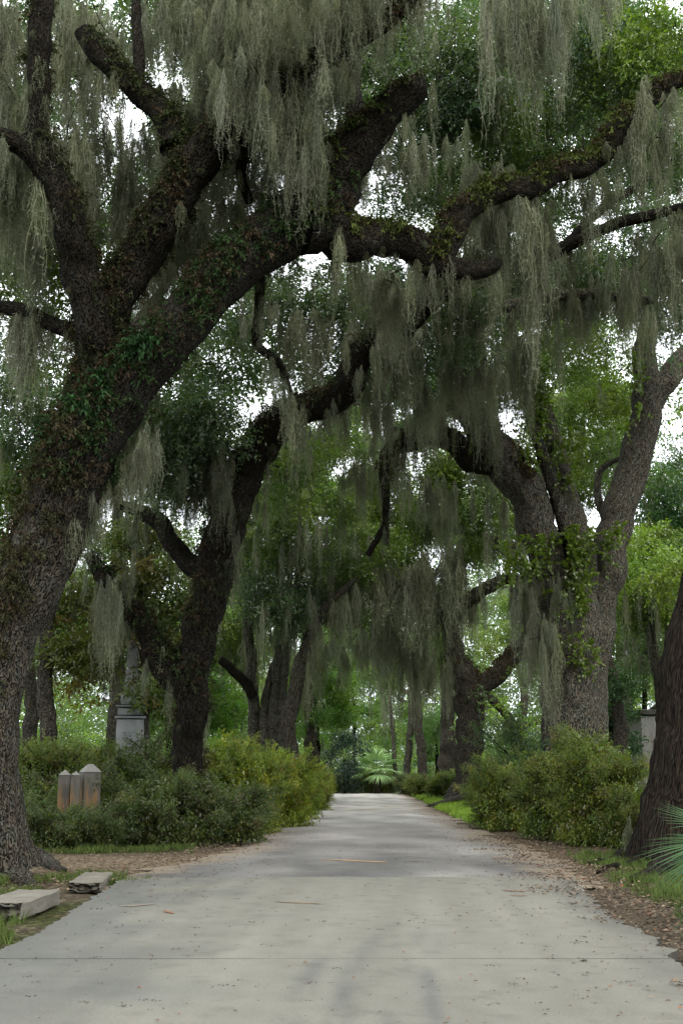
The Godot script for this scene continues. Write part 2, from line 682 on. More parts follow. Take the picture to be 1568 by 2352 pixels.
func foliage_at(t: Dictionary, kind: String, c: Vector3, r: Vector3, n: int, col: Color, moss := 0, size := 1.0, mlen := 0.9, spread := 0.55):
	var bunches := maxi(2, n / 9)
	for k in bunches:
		var q := rand_dir() * pow(rr(0.05, 1.0), 0.4)
		var at := c + Vector3(q.x * r.x, q.y * r.y, q.z * r.z)
		var g := rr(0.7, 1.25)
		var warm := rr(0.88, 1.15)
		if k % 3 == 0:
			var inner := c + Vector3(q.x * r.x, q.y * r.y - 0.3, q.z * r.z) * 0.0 + (at - c) * 0.25
			tube_into(t.twigs, spline([[inner, 0.022 * size], [inner.lerp(at, 0.5) + rand_dir() * 0.25, 0.016 * size], [at, 0.006]], 0.5), 4, {"rough": 0.0})
		for j in n / bunches:
			var p := at + Vector3(rr(-1, 1), rr(-0.6, 0.6), rr(-1, 1)) * spread * size
			var g2 := g * rr(0.8, 1.2)
			spray(t, "crown", kind, p, size * rr(0.75, 1.2), Color(col.r * g2 * warm, col.g * g2, col.b * g2 / warm))
	for k in moss:
		var q := rand_dir() * pow(rr(0.0, 1.0), 0.4)
		moss_at(t, c + Vector3(q.x * r.x, q.y * r.y, q.z * r.z), mlen * rr(0.5, 1.5), 1.0)


# ---------------------------------------------------------------- ground
func table_x(tab: Array, d: float) -> float:
	for k in tab.size() - 1:
		if d <= tab[k + 1].x:
			var f := clampf((d - tab[k].x) / (tab[k + 1].x - tab[k].x), -0.5, 1)
			return lerpf(tab[k].y, tab[k + 1].y, f)
	return tab[-1].y


func height(d: float) -> float:
	return 0.0 if d < 82.0 else -0.03 * (d - 82.0)


func build_ground():
	for q in [[250, 2040], [300, 2010], [430, 1985], [540, 1960], [585, 1940], [606, 1910], [640, 1890], [690, 1860], [725, 1840], [742, 1824]]:
		var g := G(q[0], q[1])
		edge_l.append(Vector2(-g.z, g.x))
	for q in [[1330, 2040], [1300, 2010], [1262, 1985], [1215, 1960], [1170, 1940], [1090, 1910], [1045, 1890], [985, 1860], [955, 1840], [925, 1824]]:
		var g := G(q[0], q[1])
		edge_r.append(Vector2(-g.z, g.x))
	var ds := []
	var d := -12.0
	while d < 220.0:
		ds.append(d)
		d += 0.6 if d < 4.0 else 0.16 if d < 30.0 else 0.4 if d < 60.0 else 1.0 if d < 90.0 else 8.0
	var xs := []
	var x := -90.0
	while x < 90.0:
		xs.append(x)
		x += 10.0 if absf(x + 5.0) > 35.0 else 1.0 if absf(x) > 8.0 else 0.16
	var mb := MB.new()
	for dd in ds:
		for xx in xs:
			mb.v.append(Vector3(xx, height(dd) + 0.03 * soft.get_noise_2d(xx * 3.0, dd * 3.0) - 0.03 + 0.05 * clampf((absf(xx) - 5.0) / 3.0, 0, 1), -dd))
			mb.c.append(ground_color(xx, dd))
			mb.n.append(Vector3.UP)
	grid(mb, ds.size(), xs.size())
	var o := put("ground", mb.mesh(), M.ground)
	o.set_meta("kind", "structure")
	o.set_meta("label", "leaf-littered sandy ground under the oaks")
	# the gravel road
	mb = MB.new()
	var rows := 0
	d = 14.4
	while d < 83.0:
		var l := table_x(edge_l, d) + 0.6 * soft.get_noise_1d(d * 6.0) - 0.15
		var r := table_x(edge_r, d) + 0.6 * soft.get_noise_1d(d * 6.0 + 300.0) + 0.1
		for k in 49:
			var f := k / 48.0
			var xx := lerpf(l, r, f)
			var y := height(d) + 0.012 + 0.02 * (1.0 - pow(absf(f * 2 - 1), 4.0)) - 0.03 * pow(absf(f * 2 - 1), 16.0)
			mb.v.append(Vector3(xx, y, -d))
			var edge := clampf((minf(xx - l, r - xx) - 0.1 + 0.5 * soft.get_noise_2d(xx * 2.5, d * 2.5)) / 0.7, 0, 1)
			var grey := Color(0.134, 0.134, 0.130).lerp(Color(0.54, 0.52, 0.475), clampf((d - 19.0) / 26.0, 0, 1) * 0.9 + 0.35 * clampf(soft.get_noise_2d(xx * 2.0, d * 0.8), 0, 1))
			var rut := exp(-pow((absf(f - 0.5) - 0.2) / 0.09, 2.0)) * 0.12
			grey = grey.lerp(Color(0.27, 0.26, 0.24), rut * 2.0) * (1.0 + 0.5 * soft.get_noise_2d(xx * 1.5 + 9.0, d * 0.6))
			mb.c.append(Color(0.25, 0.205, 0.15).lerp(grey, edge))
			mb.n.append(Vector3.UP)
		rows += 1
		d += 0.15 if d < 26.0 else 0.4 if d < 50.0 else 0.8
	grid(mb, rows, 49)
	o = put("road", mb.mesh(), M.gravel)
	o.set_meta("kind", "structure")
	o.set_meta("label", "pale gravel lane running straight between the oaks")


func grid(mb: MB, rows: int, cols: int):
	for a in rows - 1:
		for b in cols - 1:
			var k := a * cols + b
			# rows go away from the viewer, columns to the right
			mb.i.append_array([k, k + cols, k + 1, k + 1, k + cols, k + cols + 1])


func grassy(x: float, d: float) -> float:
	# where grass grows: 0 to 1
	var n := soft.get_noise_2d(x * 2.2 + 50.0, d * 1.6)
	var l := table_x(edge_l, d)
	var r := table_x(edge_r, d)
	if d > 32.0:
		var out := maxf(l - x, x - r)
		return clampf((out - 0.25) / 0.4, 0, 1) * (0.75 + 0.6 * n)
	if d > 22.0 and x > r:
		return clampf((x - r - 1.6) / 0.8, 0, 1) * clampf(0.4 + n * 2.0, 0, 1)
	if d > 26.0 and x < l:
		return clampf((l - x - 0.2) / 0.5, 0, 1) * clampf(0.6 + n, 0, 1)
	if x < 0 and d > 21.2 and d < 22.8:
		return clampf(0.5 + n * 2.0, 0, 1) * clampf((-2.2 - x) / 0.5, 0, 1)
	if d < 21.0 and x > r:
		return clampf((x - r - 0.4) / 0.5, 0, 1) * clampf(0.72 + n * 2.2, 0, 1)
	if d < 17.0 and x < -2.2:
		return clampf(0.42 + n * 2.4, 0, 1)
	return 0.0


func ground_color(x: float, d: float) -> Color:
	var n := soft.get_noise_2d(x * 4.0, d * 4.0)
	var litter := Color(0.20, 0.168, 0.128)
	var sand := Color(0.33, 0.27, 0.195)
	var c := litter.lerp(Color(0.12, 0.1, 0.075), clampf(0.4 + n * 1.6, 0, 1))
	if x < 0.0:
		# the sandy side path on the left
		var m := exp(-pow((d - 19.2) / 2.0, 4.0))
		c = c.lerp(sand, m * clampf(0.95 + n * 0.8, 0, 1))
	var out := maxf(table_x(edge_l, d) - x, x - table_x(edge_r, d))
	if d > 15.0 and d < 100.0:
		c = c.lerp(sand, clampf(1.0 - out / 0.8 + n, 0, 1) * 0.6)
	return c.lerp(Color(0.085, 0.115, 0.035) if d < 30.0 else Color(0.15, 0.24, 0.045), grassy(x, d) * 0.75)


func build_apron():
	var root := Node3D.new()
	root.name = "apron"
	root.set_meta("kind", "structure")
	root.set_meta("label", "smooth concrete apron in front of the gravel lane")
	add_child(root)
	var left := []
	var right := []
	for q in [[-420, 2420], [-180, 2290], [0, 2200], [40, 2178], [100, 2150], [180, 2094], [295, 2019]]:
		left.append(G(q[0], q[1]))
	for q in [[1950, 2420], [1700, 2320], [1570, 2236], [1536, 2193], [1474, 2156], [1390, 2106], [1345, 2058], [1296, 2009]]:
		right.append(G(q[0], q[1]))
	var j0 := 8.85
	var fill := MB.new()
	fill.flat(PackedVector3Array([Vector3(-3.5, 0.028, -j0 + 0.05), Vector3(-3.5, 0.028, -j0 - 0.05), Vector3(3.0, 0.028, -j0 - 0.05), Vector3(3.0, 0.028, -j0 + 0.05)]), Color(0.03, 0.026, 0.02))
	put("soil_filled_joint", fill.mesh(), M.ground, root)
	slab(root, left, right, 2.0, j0 - 0.012, 0.012)
	slab(root, left, right, j0 + 0.012, 15.4, 0.012)


func along_edge(e: Array, d: float) -> float:
	for k in e.size() - 1:
		if d <= -e[k + 1].z:
			var f: float = (d + e[k].z) / (e[k].z - e[k + 1].z)
			return lerpf(e[k].x, e[k + 1].x, f)
	return e[-1].x


func slab(root: Node3D, left: Array, right: Array, d0: float, d1: float, jag: float):
	var mb := MB.new()
	var rows := 130
	var cols := 130
	for a in rows + 1:
		for b in cols + 1:
			var f := float(b) / cols
			var d := lerpf(d0, d1, float(a) / rows)
			# the far end is a little bowed
			var xl := along_edge(left, d) + 0.06 * soft.get_noise_1d(d * 9.0)
			var xr := along_edge(right, d) + 0.1 * soft.get_noise_1d(d * 6.0 + 90.0)
			if a == rows and d1 > 12.0:
				d += 0.12 * soft.get_noise_1d(f * 30.0) + 0.25 * sin(f * PI * 0.9)
			elif d1 > 12.0:
				d = lerpf(d, d + 0.25 * sin(f * PI * 0.9), float(a) / rows)
			var x := lerpf(xl, xr, f)
			if a == rows and d1 < 12.0:
				d += 0.017 * exp(-pow((x - 0.2 + 0.5 * soft.get_noise_1d(x * 4.0)) / 1.1, 2.0))
			var tilt := 0.0045 if d1 < 12.0 else 0.0
			mb.v.append(Vector3(x, 0.045 + tilt * 0.0, -d))
			mb.n.append(Vector3.UP)
			var base := Color(0.172, 0.168, 0.144)
			var n := soft.get_noise_2d(x * 1.6, d * 1.6)
			# grey worn left side and rim, dusty middle, tyre sweeps
			var dust := clampf((x + 2.3 + n * 1.2) / 1.4, 0, 1)
			var c := Color(0.118, 0.121, 0.110).lerp(base, dust)
			var rim := minf(x - xl, xr - x)
			c = c.lerp(Color(0.105, 0.105, 0.095), 0.6 * clampf(1.0 - rim / 0.35 + n, 0, 1))
			for w in [-0.35, -0.12, 0.16, 0.34]:
				var cx: float = w + (d - 6.0) * 0.075 + 0.02 * (d - 8.0) * (d - 8.0)
				var wear := clampf((11.5 - d) / 4.0, 0, 1)
				c = c.lerp(Color(0.085, 0.09, 0.088), 0.75 * wear * exp(-pow((x - cx) / 0.075, 2.0)) * clampf(0.5 + 1.4 * soft.get_noise_2d(x * 9.0, d * 1.2), 0, 1))
			c = c * (1.0 + 0.10 * soft.get_noise_2d(x * 0.9 + 20.0, d * 0.4) + 0.16 * soft.get_noise_2d(x * 6.0 - d * 0.3, d * 0.35 + 60.0) + 0.1 * soft.get_noise_2d(x * 9.0 + 7.0, d * 7.0))
			var spot := clampf((soft.get_noise_2d(x * 7.0 + 40.0, d * 7.0) - 0.28) * 5.0, 0, 1)
			c = c.lerp(Color(0.09, 0.085, 0.072), spot * 0.3)
			var grime := clampf((soft.get_noise_2d(x * 2.2 - 30.0, d * 0.6) - 0.05) * 2.5, 0, 1) * clampf((-x - 0.4) / 1.2, 0, 1)
			c = c.lerp(Color(0.095, 0.1, 0.09), grime * 0.5)
			mb.c.append(Color(c.r, c.g, c.b))
	grid(mb, rows + 1, cols + 1)
	# skirts
	var w := cols + 1
	var rim := []
	for b in w:
		rim.append(b)
	for a in range(1, rows + 1):
		rim.append(a * w + cols)
	for b in range(cols - 1, -1, -1):
		rim.append(rows * w + b)
	for a in range(rows - 1, 0, -1):
		rim.append(a * w)
	for k in rim.size():
		var p: Vector3 = mb.v[rim[k]]
		var q: Vector3 = mb.v[rim[(k + 1) % rim.size()]]
		mb.flat(PackedVector3Array([p, q, q - Vector3(0, 0.14, 0), p - Vector3(0, 0.14, 0)]), Color(0.07, 0.066, 0.056))
	mb.uv.clear()
	put("concrete_slab", mb.mesh(), M.concrete, root)


# ---------------------------------------------------------------- the big trees
const TEAL := Color(0.086, 0.142, 0.084)
const GREEN := Color(0.118, 0.188, 0.044)
const LIME := Color(0.175, 0.262, 0.050)
const DEEP := Color(0.072, 0.120, 0.060)


func near_oak():
	rng.seed = 1001
	var D := 16.4
	var t := begin_tree("live_oak", "massive leaning live oak beside the kerb blocks, its limb arching over the lane", G(18, 2000), "oak tree")
	var bk = M.bark
	var dk = M.bark_dark
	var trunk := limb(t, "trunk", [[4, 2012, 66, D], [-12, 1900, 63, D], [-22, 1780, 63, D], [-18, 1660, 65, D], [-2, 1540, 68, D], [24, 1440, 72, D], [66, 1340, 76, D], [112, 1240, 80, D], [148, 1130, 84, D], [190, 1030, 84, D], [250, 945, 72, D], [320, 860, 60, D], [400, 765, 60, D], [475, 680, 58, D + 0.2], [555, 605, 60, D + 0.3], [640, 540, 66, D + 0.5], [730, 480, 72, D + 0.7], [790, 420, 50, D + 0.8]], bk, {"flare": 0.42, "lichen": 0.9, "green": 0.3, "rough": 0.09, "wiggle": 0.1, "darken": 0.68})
	clothe(t, trunk, 150, 1.0, Color(0.05, 0.052, 0.024), 0.55, 0.14, 0.55, 0.25)
	var a := trunk.slice(int(trunk.size() * 0.48))
	for q in [[[40, 1975, 40], [82, 1978, 22], [118, 1990, 12], [150, 2000, 5]], [[0, 2000, 40], [40, 2018, 22], [70, 2032, 10], [96, 2042, 4]]]:
		var w := []
		for k in q.size():
			var g := G(q[k][0], q[k][1])
			var r := size_at(q[k][2], q[k][1], -g.z)
			w.append([Vector3(g.x, r * 0.3, g.z), r])
		limb_world(t, "root", w, bk, {"rough": 0.25, "wiggle": 0.5, "lichen": 0.5})
	clothe(t, a, 130, 1.1, Color(0.026, 0.05, 0.016), 0.75)
	clothe(t, a, 130, 1.5, Color(0.02, 0.052, 0.018), 1.0, 0.1, 0.4)
	drape(t, a, 1.2, 0.3, 0.7, 0.2, 1.0)
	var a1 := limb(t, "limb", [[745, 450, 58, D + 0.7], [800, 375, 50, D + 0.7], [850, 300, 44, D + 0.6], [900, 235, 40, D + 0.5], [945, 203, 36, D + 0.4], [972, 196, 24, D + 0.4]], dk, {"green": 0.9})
	clothe(t, a1, 170, 1.1, Color(0.05, 0.075, 0.018), 1.2)
	shag(t, a1, 6.0)
	drape(t, a1, 3.0, 0.4, 0.9)
	var a2 := limb(t, "limb", [[735, 440, 56, D + 0.9], [722, 350, 42, D + 1.1], [690, 285, 32, D + 1.2], [672, 220, 28, D + 1.4], [690, 130, 24, D + 1.6], [720, 20, 20, D + 1.8], [740, -80, 16, D + 2.0]], dk, {"green": 0.6})
	clothe(t, a2, 60, 1.2, Color(0.03, 0.06, 0.018), 1.0)
	var a3 := limb(t, "limb", [[800, 400, 34, D + 1.2], [815, 300, 24, D + 1.4], [805, 200, 22, D + 1.7], [810, 90, 20, D + 2.0], [800, -40, 16, D + 2.3]], dk)
	drape(t, a3, 2.5, 0.5, 1.0)
	var a4 := limb(t, "limb", [[700, 520, 66, D + 0.5], [780, 525, 52, D + 0.8], [840, 550, 42, D + 1.0], [905, 548, 38, D + 1.3], [965, 580, 40, D + 1.5], [1010, 582, 40, D + 1.6], [1050, 515, 32, D + 1.7], [1110, 455, 28, D + 1.8], [1200, 420, 27, D + 2.0], [1320, 392, 27, D + 2.4], [1380, 345, 24, D + 2.6], [1430, 265, 23, D + 2.8], [1490, 222, 20, D + 3.0], [1570, 182, 17, D + 3.4], [1680, 140, 12, D + 4]], dk, {"green": 0.8, "wiggle": 0.5})
	clothe(t, a4, 200, 1.1, Color(0.06, 0.08, 0.02), 1.2)
	shag(t, a4, 6.0)
	drape(t, a4, 4.5, 0.5, 1.4)
	var knob := limb(t, "limb", [[985, 575, 36, D + 1.5], [1012, 612, 28, D + 1.5], [1075, 618, 24, D + 1.6], [1130, 606, 20, D + 1.7], [1150, 600, 8, D + 1.7]], dk, {"green": 0.6})
	drape(t, knob, 3.0, 0.5, 1.2)
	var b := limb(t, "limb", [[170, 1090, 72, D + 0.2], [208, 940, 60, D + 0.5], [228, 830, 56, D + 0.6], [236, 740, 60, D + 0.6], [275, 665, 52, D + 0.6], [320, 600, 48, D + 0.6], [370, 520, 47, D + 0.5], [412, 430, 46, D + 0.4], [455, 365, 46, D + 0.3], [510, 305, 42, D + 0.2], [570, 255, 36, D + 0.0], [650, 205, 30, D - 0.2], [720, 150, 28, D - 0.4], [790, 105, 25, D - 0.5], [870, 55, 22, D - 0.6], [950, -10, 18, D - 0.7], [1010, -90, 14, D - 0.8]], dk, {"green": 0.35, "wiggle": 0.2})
	clothe(t, b, 190, 1.0, Color(0.034, 0.042, 0.018), 0.85)
	shag(t, b, 5.0)
	shag(t, trunk, 4.0, 0.4, 1.0)
	drape(t, b, 8.0, 0.5, 1.2, 0.62, 1.0)
	drape(t, b, 1.0, 0.3, 0.7, 0.2, 0.6)
	var b2 := limb(t, "limb", [[232, 800, 52, D + 0.5], [205, 700, 46, D + 0.3], [168, 590, 40, D + 0.1], [148, 470, 36, D - 0.1], [118, 400, 32, D - 0.2], [90, 320, 28, D - 0.3], [86, 200, 26, D - 0.4], [92, 90, 26, D - 0.5], [102, -60, 22, D - 0.6]], dk, {"wiggle": 0.3})
	clothe(t, b2, 170, 1.0, Color(0.032, 0.038, 0.016), 1.2)
	shag(t, b2, 5.0)
	drape(t, b2, 3.0, 0.3, 0.8, 0.3, 1.0)
	var b2b := limb(t, "limb", [[118, 410, 26, D - 0.2], [60, 345, 24, D - 0.3], [0, 312, 22, D - 0.4], [-90, 290, 18, D - 0.4]], dk, {"green": 0.8})
	drape(t, b2b, 9.0, 0.8, 1.8)
	var b3 := limb(t, "limb", [[215, 775, 24, D + 0.6], [170, 758, 20, D + 0.8], [100, 735, 19, D + 1.0], [20, 712, 18, D + 1.2], [-90, 700, 14, D + 1.4]], dk, {"green": 0.9})
	drape(t, b3, 22.0, 0.6, 1.5)
	var up := limb(t, "limb", [[405, 345, 36, D + 0.6], [392, 285, 30, D + 0.8], [345, 230, 28, D + 0.9], [275, 165, 28, D + 1.0], [215, 115, 28, D + 1.0], [188, 70, 20, D + 1.0]], dk, {"green": 0.6})
	clothe(t, up, 180, 1.0, Color(0.036, 0.05, 0.018), 1.2)
	shag(t, up, 5.0)
	drape(t, up, 5.0, 0.4, 1.0)
	limb(t, "limb", [[318, 205, 18, D + 0.9], [318, 130, 14, D + 1.0], [312, 50, 12, D + 1.1], [318, -60, 10, D + 1.2]], dk)
	var c := limb(t, "limb", [[282, 810, 12, D + 2.0], [300, 765, 12, D + 2.2], [340, 712, 12, D + 2.5], [382, 650, 11, D + 2.8], [430, 560, 9, D + 3.2], [470, 480, 7, D + 3.5]], M.bark_grey)
	drape(t, c, 3.0, 0.4, 0.8)
	var sn := limb(t, "limb", [[565, 255, 12, D + 0.3], [562, 340, 13, D + 0.5], [552, 400, 12, D + 0.7], [575, 465, 11, D + 0.9]], dk)
	drape(t, sn, 3.0, 0.5, 0.9)
	var pend := limb(t, "limb", [[598, 600, 12, D + 0.6], [596, 700, 11, D + 1.0], [590, 790, 10, D + 1.4], [640, 832, 10, D + 1.8], [660, 880, 8, D + 2.2], [672, 930, 4, D + 2.5]], dk)
	drape(t, pend, 4.0, 0.4, 0.9)
	shag(t, pend, 6.0)
	# moss hanging in tiers at the top and the sides
	for q in [[470, -40, 700, -10, 1.0], [560, 20, 760, 10, 0.6], [650, -30, 900, -40, 0.2], [480, 70, 700, 60, 1.4], [540, 110, 760, 130, 0.4], [640, 60, 860, 40, 1.6], [520, 170, 700, 180, 1.0], [430, 0, 560, 30, 1.8], [700, 190, 830, 200, 1.8], [580, 220, 720, 250, 0.6]]:
		curtain(t, q[0], q[1], q[2], q[3], D - 0.6 + q[4], 54, 0.5, 1.4, 0.8)
	for q in [[-20, 20, 90, 30, 1.0], [-20, 330, 70, 350, 0.5], [110, 20, 240, 30, 2.0], [180, 160, 330, 200, 2.6], [230, -20, 430, 0, 2.4], [0, 480, 100, 470, 1.6], [180, 400, 300, 390, 3.0], [330, 240, 440, 220, 2.2], [280, 470, 400, 480, 3.2], [400, 100, 520, 120, 2.6], [130, 330, 180, 340, 1.0], [560, 340, 720, 320, 1.4], [-20, 180, 70, 200, 0.8], [380, 560, 500, 540, 3.0], [420, 480, 560, 440, 3.0]]:
		curtain(t, q[0], q[1], q[2], q[3], D + q[4], 34, 0.5, 1.7, 0.9)
	for q in [[1130, -60, 1290, -50, 1.0, 26, 2.4], [1190, 40, 1290, 60, 2.0, 24, 2.2], [1350, -60, 1430, -50, 2.0, 12, 1.2], [830, 580, 960, 600, 2.4, 24, 1.7], [1130, 470, 1240, 470, 3.0, 44, 2.8], [1020, 540, 1150, 500, 3.4, 16, 1.2], [1360, 360, 1560, 330, 3.0, 30, 1.5], [880, 280, 1000, 330, 2.6, 18, 1.2]]:
		curtain(t, q[0], q[1], q[2], q[3], D + q[4], q[5], 0.6, q[6], 0.6)
	# beards under the trunk's right side
	for k in 60:
		var f := rr(0, 1)
		moss_at(t, P(lerpf(160, 360, f) + rr(-10, 20), lerpf(1180, 960, f) + rr(-30, 40), D + rr(-0.3, 0.7)), rr(0.4, 1.1))
	for q in [[-4, 11.5, -3, 3.5], [1, 11.8, -5, 3.5], [5, 11.2, -2, 3.2], [-2, 12.2, -9, 3.0], [4, 12.4, -9, 3.0], [-6, 11.5, -9, 2.6], [0, 11.6, 2, 3.5], [-5, 11.6, 4, 3.2], [5.5, 11.8, 4, 3.2]]:
		foliage_at(t, "far", Vector3(q[0], q[1], q[2]), Vector3(q[3], 1.0, q[3]), 60, GREEN, 8, 0.9, 1.2, 1.0)
	foliage(t, "oak", 40, 100, D + 4, 120, 160, 1.5, 90, TEAL, 10)
	foliage(t, "oak", 300, 380, D + 6, 170, 130, 1.5, 150, TEAL, 14)
	foliage(t, "oak", 420, 60, D + 5, 150, 100, 1.5, 80, TEAL, 10)
	for q in [[180, 120, 25, 130, 120, 130], [60, 330, 26, 100, 120, 120], [520, 200, 27, 130, 130, 150], [250, 560, 27, 110, 110, 110], [470, 620, 29, 80, 70, 70], [330, 740, 30, 70, 70, 60], [130, 520, 26, 90, 90, 90], [690, 230, 28, 120, 100, 130], [440, 300, 28, 90, 80, 80], [90, 800, 25, 70, 60, 50]]:
		foliage(t, "oak", q[0], q[1], q[2], q[3], q[4], 2.0, int(q[5] * 1.3), TEAL.lerp(GREEN, rr(0, 0.5)), 3)
	foliage(t, "oak", 650, 40, D + 3, 250, 90, 1.5, 240, DEEP, 50)
	foliage(t, "oak", 480, 420, D + 5, 110, 160, 1.2, 110, DEEP, 8)
	foliage(t, "oak", 60, 560, D + 4, 120, 140, 1.2, 230, GREEN, 20)
	finish_tree(t, M.bark_dark)


func arching_oak():
	rng.seed = 1002
	var D := 25.0
	var t := begin_tree("live_oak", "dark low-forked live oak rising from the left azaleas", P(440, 1896, 26) * Vector3(1, 0, 1), "oak tree")
	var bk = M.bark_dark
	var trunk := limb(t, "trunk", [[440, 1905, 42, D + 0.6], [438, 1800, 35, D + 0.5], [436, 1700, 34, D + 0.3], [436, 1600, 36, D], [448, 1500, 40, D], [470, 1410, 40, D], [492, 1320, 42, D], [508, 1230, 43, D], [532, 1150, 42, D], [565, 1090, 40, D - 0.2], [600, 1030, 40, D - 0.4], [640, 965, 38, D - 0.8], [700, 932, 33, D - 1.2], [765, 910, 33, D - 1.6], [810, 865, 32, D - 2.0], [850, 795, 32, D - 2.4], [920, 742, 28, D - 2.8], [985, 690, 25, D - 3.2], [1045, 632, 22, D - 3.6], [1110, 598, 18, D - 4]], bk, {"green": 0.25, "wiggle": 0.3})
	clothe(t, trunk, 130, 1.2, Color(0.034, 0.046, 0.02), 1.2)
	shag(t, trunk, 6.0, 0.1, 1.0)
	drape(t, trunk, 5.0, 0.5, 1.4, 0.5, 1.0)
	drape(t, trunk, 4.0, 0.5, 1.2, 0.25, 0.5)
	var l2 := limb(t, "limb", [[440, 1590, 40, D], [395, 1545, 34, D], [350, 1480, 30, D], [312, 1415, 28, D], [268, 1362, 24, D], [228, 1315, 20, D], [205, 1270, 12, D]], bk, {"green": 0.5})
	clothe(t, l2, 130, 1.2, Color(0.034, 0.055, 0.02), 1.2)
	shag(t, l2, 6.0)
	drape(t, l2, 6.0, 0.7, 1.6)
	var l3 := limb(t, "limb", [[470, 1310, 30, D + 0.2], [430, 1285, 23, D + 0.3], [395, 1250, 22, D + 0.4], [365, 1205, 20, D + 0.5], [325, 1175, 18, D + 0.6], [278, 1160, 12, D + 0.6]], bk, {"green": 0.7})
	drape(t, l3, 4.0, 0.5, 1.2)
	limb(t, "limb", [[512, 1240, 34, D], [545, 1180, 26, D + 0.2], [552, 1110, 20, D + 0.3], [540, 1040, 14, D + 0.4]], bk)
	# moss falling from the bushy crown over the fork
	for q in [[370, 1050, 480, 1040, 0.0, 34, 1.6], [440, 1040, 545, 1060, -0.4, 40, 1.6], [400, 1120, 560, 1110, 0.6, 30, 1.2], [700, 960, 800, 930, 0.6, 16, 1.0], [560, 640, 650, 660, 1.0, 14, 1.1], [780, 820, 960, 760, -2.0, 26, 1.7], [690, 660, 850, 680, 0, 16, 1.2], [860, 600, 1010, 640, -1.0, 22, 1.6], [1000, 640, 1130, 640, -3.0, 20, 1.6], [1120, 560, 1240, 560, -2.0, 24, 2.0], [640, 720, 780, 740, -0.5, 30, 1.5], [1030, 760, 1130, 760, -1.5, 26, 1.5], [870, 860, 990, 830, 0, 26, 1.7], [230, 1380, 290, 1370, 0.2, 16, 2.0], [190, 1060, 300, 1080, -2.0, 22, 1.3], [1000, 820, 1120, 800, 1.0, 26, 1.4]]:
		curtain(t, q[0], q[1], q[2], q[3], D + q[4], q[5], 0.6, q[6], 0.6)
	foliage(t, "oak", 445, 975, D - 1.2, 105, 85, 1.0, 190, TEAL, 6)
	foliage(t, "oak", 400, 1075, D - 0.6, 70, 60, 1.0, 80, TEAL, 6)
	foliage(t, "oak", 640, 720, D + 1.0, 140, 120, 1.5, 130, TEAL, 8)
	foliage(t, "oak", 800, 680, D + 0.5, 160, 80, 1.5, 130, TEAL, 8)
	foliage(t, "oak", 960, 760, D - 1.0, 130, 90, 1.2, 120, TEAL, 6)
	foliage(t, "oak", 1060, 740, D - 2.5, 80, 60, 1.0, 60, TEAL, 4)
	foliage(t, "oak", 760, 830, D + 1.0, 150, 80, 1.5, 80, TEAL, 6)
	foliage(t, "oak", 1150, 650, D - 1.0, 120, 90, 1.2, 150, TEAL, 14)
	foliage(t, "oak", 1320, 620, D - 1.0, 110, 80, 1.2, 130, TEAL, 6)
	foliage(t, "oak", 600, 660, D + 6.0, 90, 60, 1.6, 80, TEAL, 4)
	foliage(t, "oak", 420, 800, D + 6.0, 90, 90, 1.6, 90, TEAL, 4)
	foliage(t, "oak", 720, 1010, D + 8.0, 130, 70, 1.6, 110, GREEN, 6)
	foliage(t, "oak", 1080, 860, D + 5.0, 130, 90, 1.6, 150, GREEN, 8)
	foliage(t, "oak", 930, 650, D + 2.0, 130, 70, 1.4, 120, TEAL, 8)
	foliage(t, "oak", 640, 1080, D + 4.0, 120, 90, 1.6, 120, GREEN, 8)
	foliage(t, "oak", 500, 830, D + 2.0, 110, 80, 1.2, 90, TEAL, 4)
	finish_tree(t, bk)


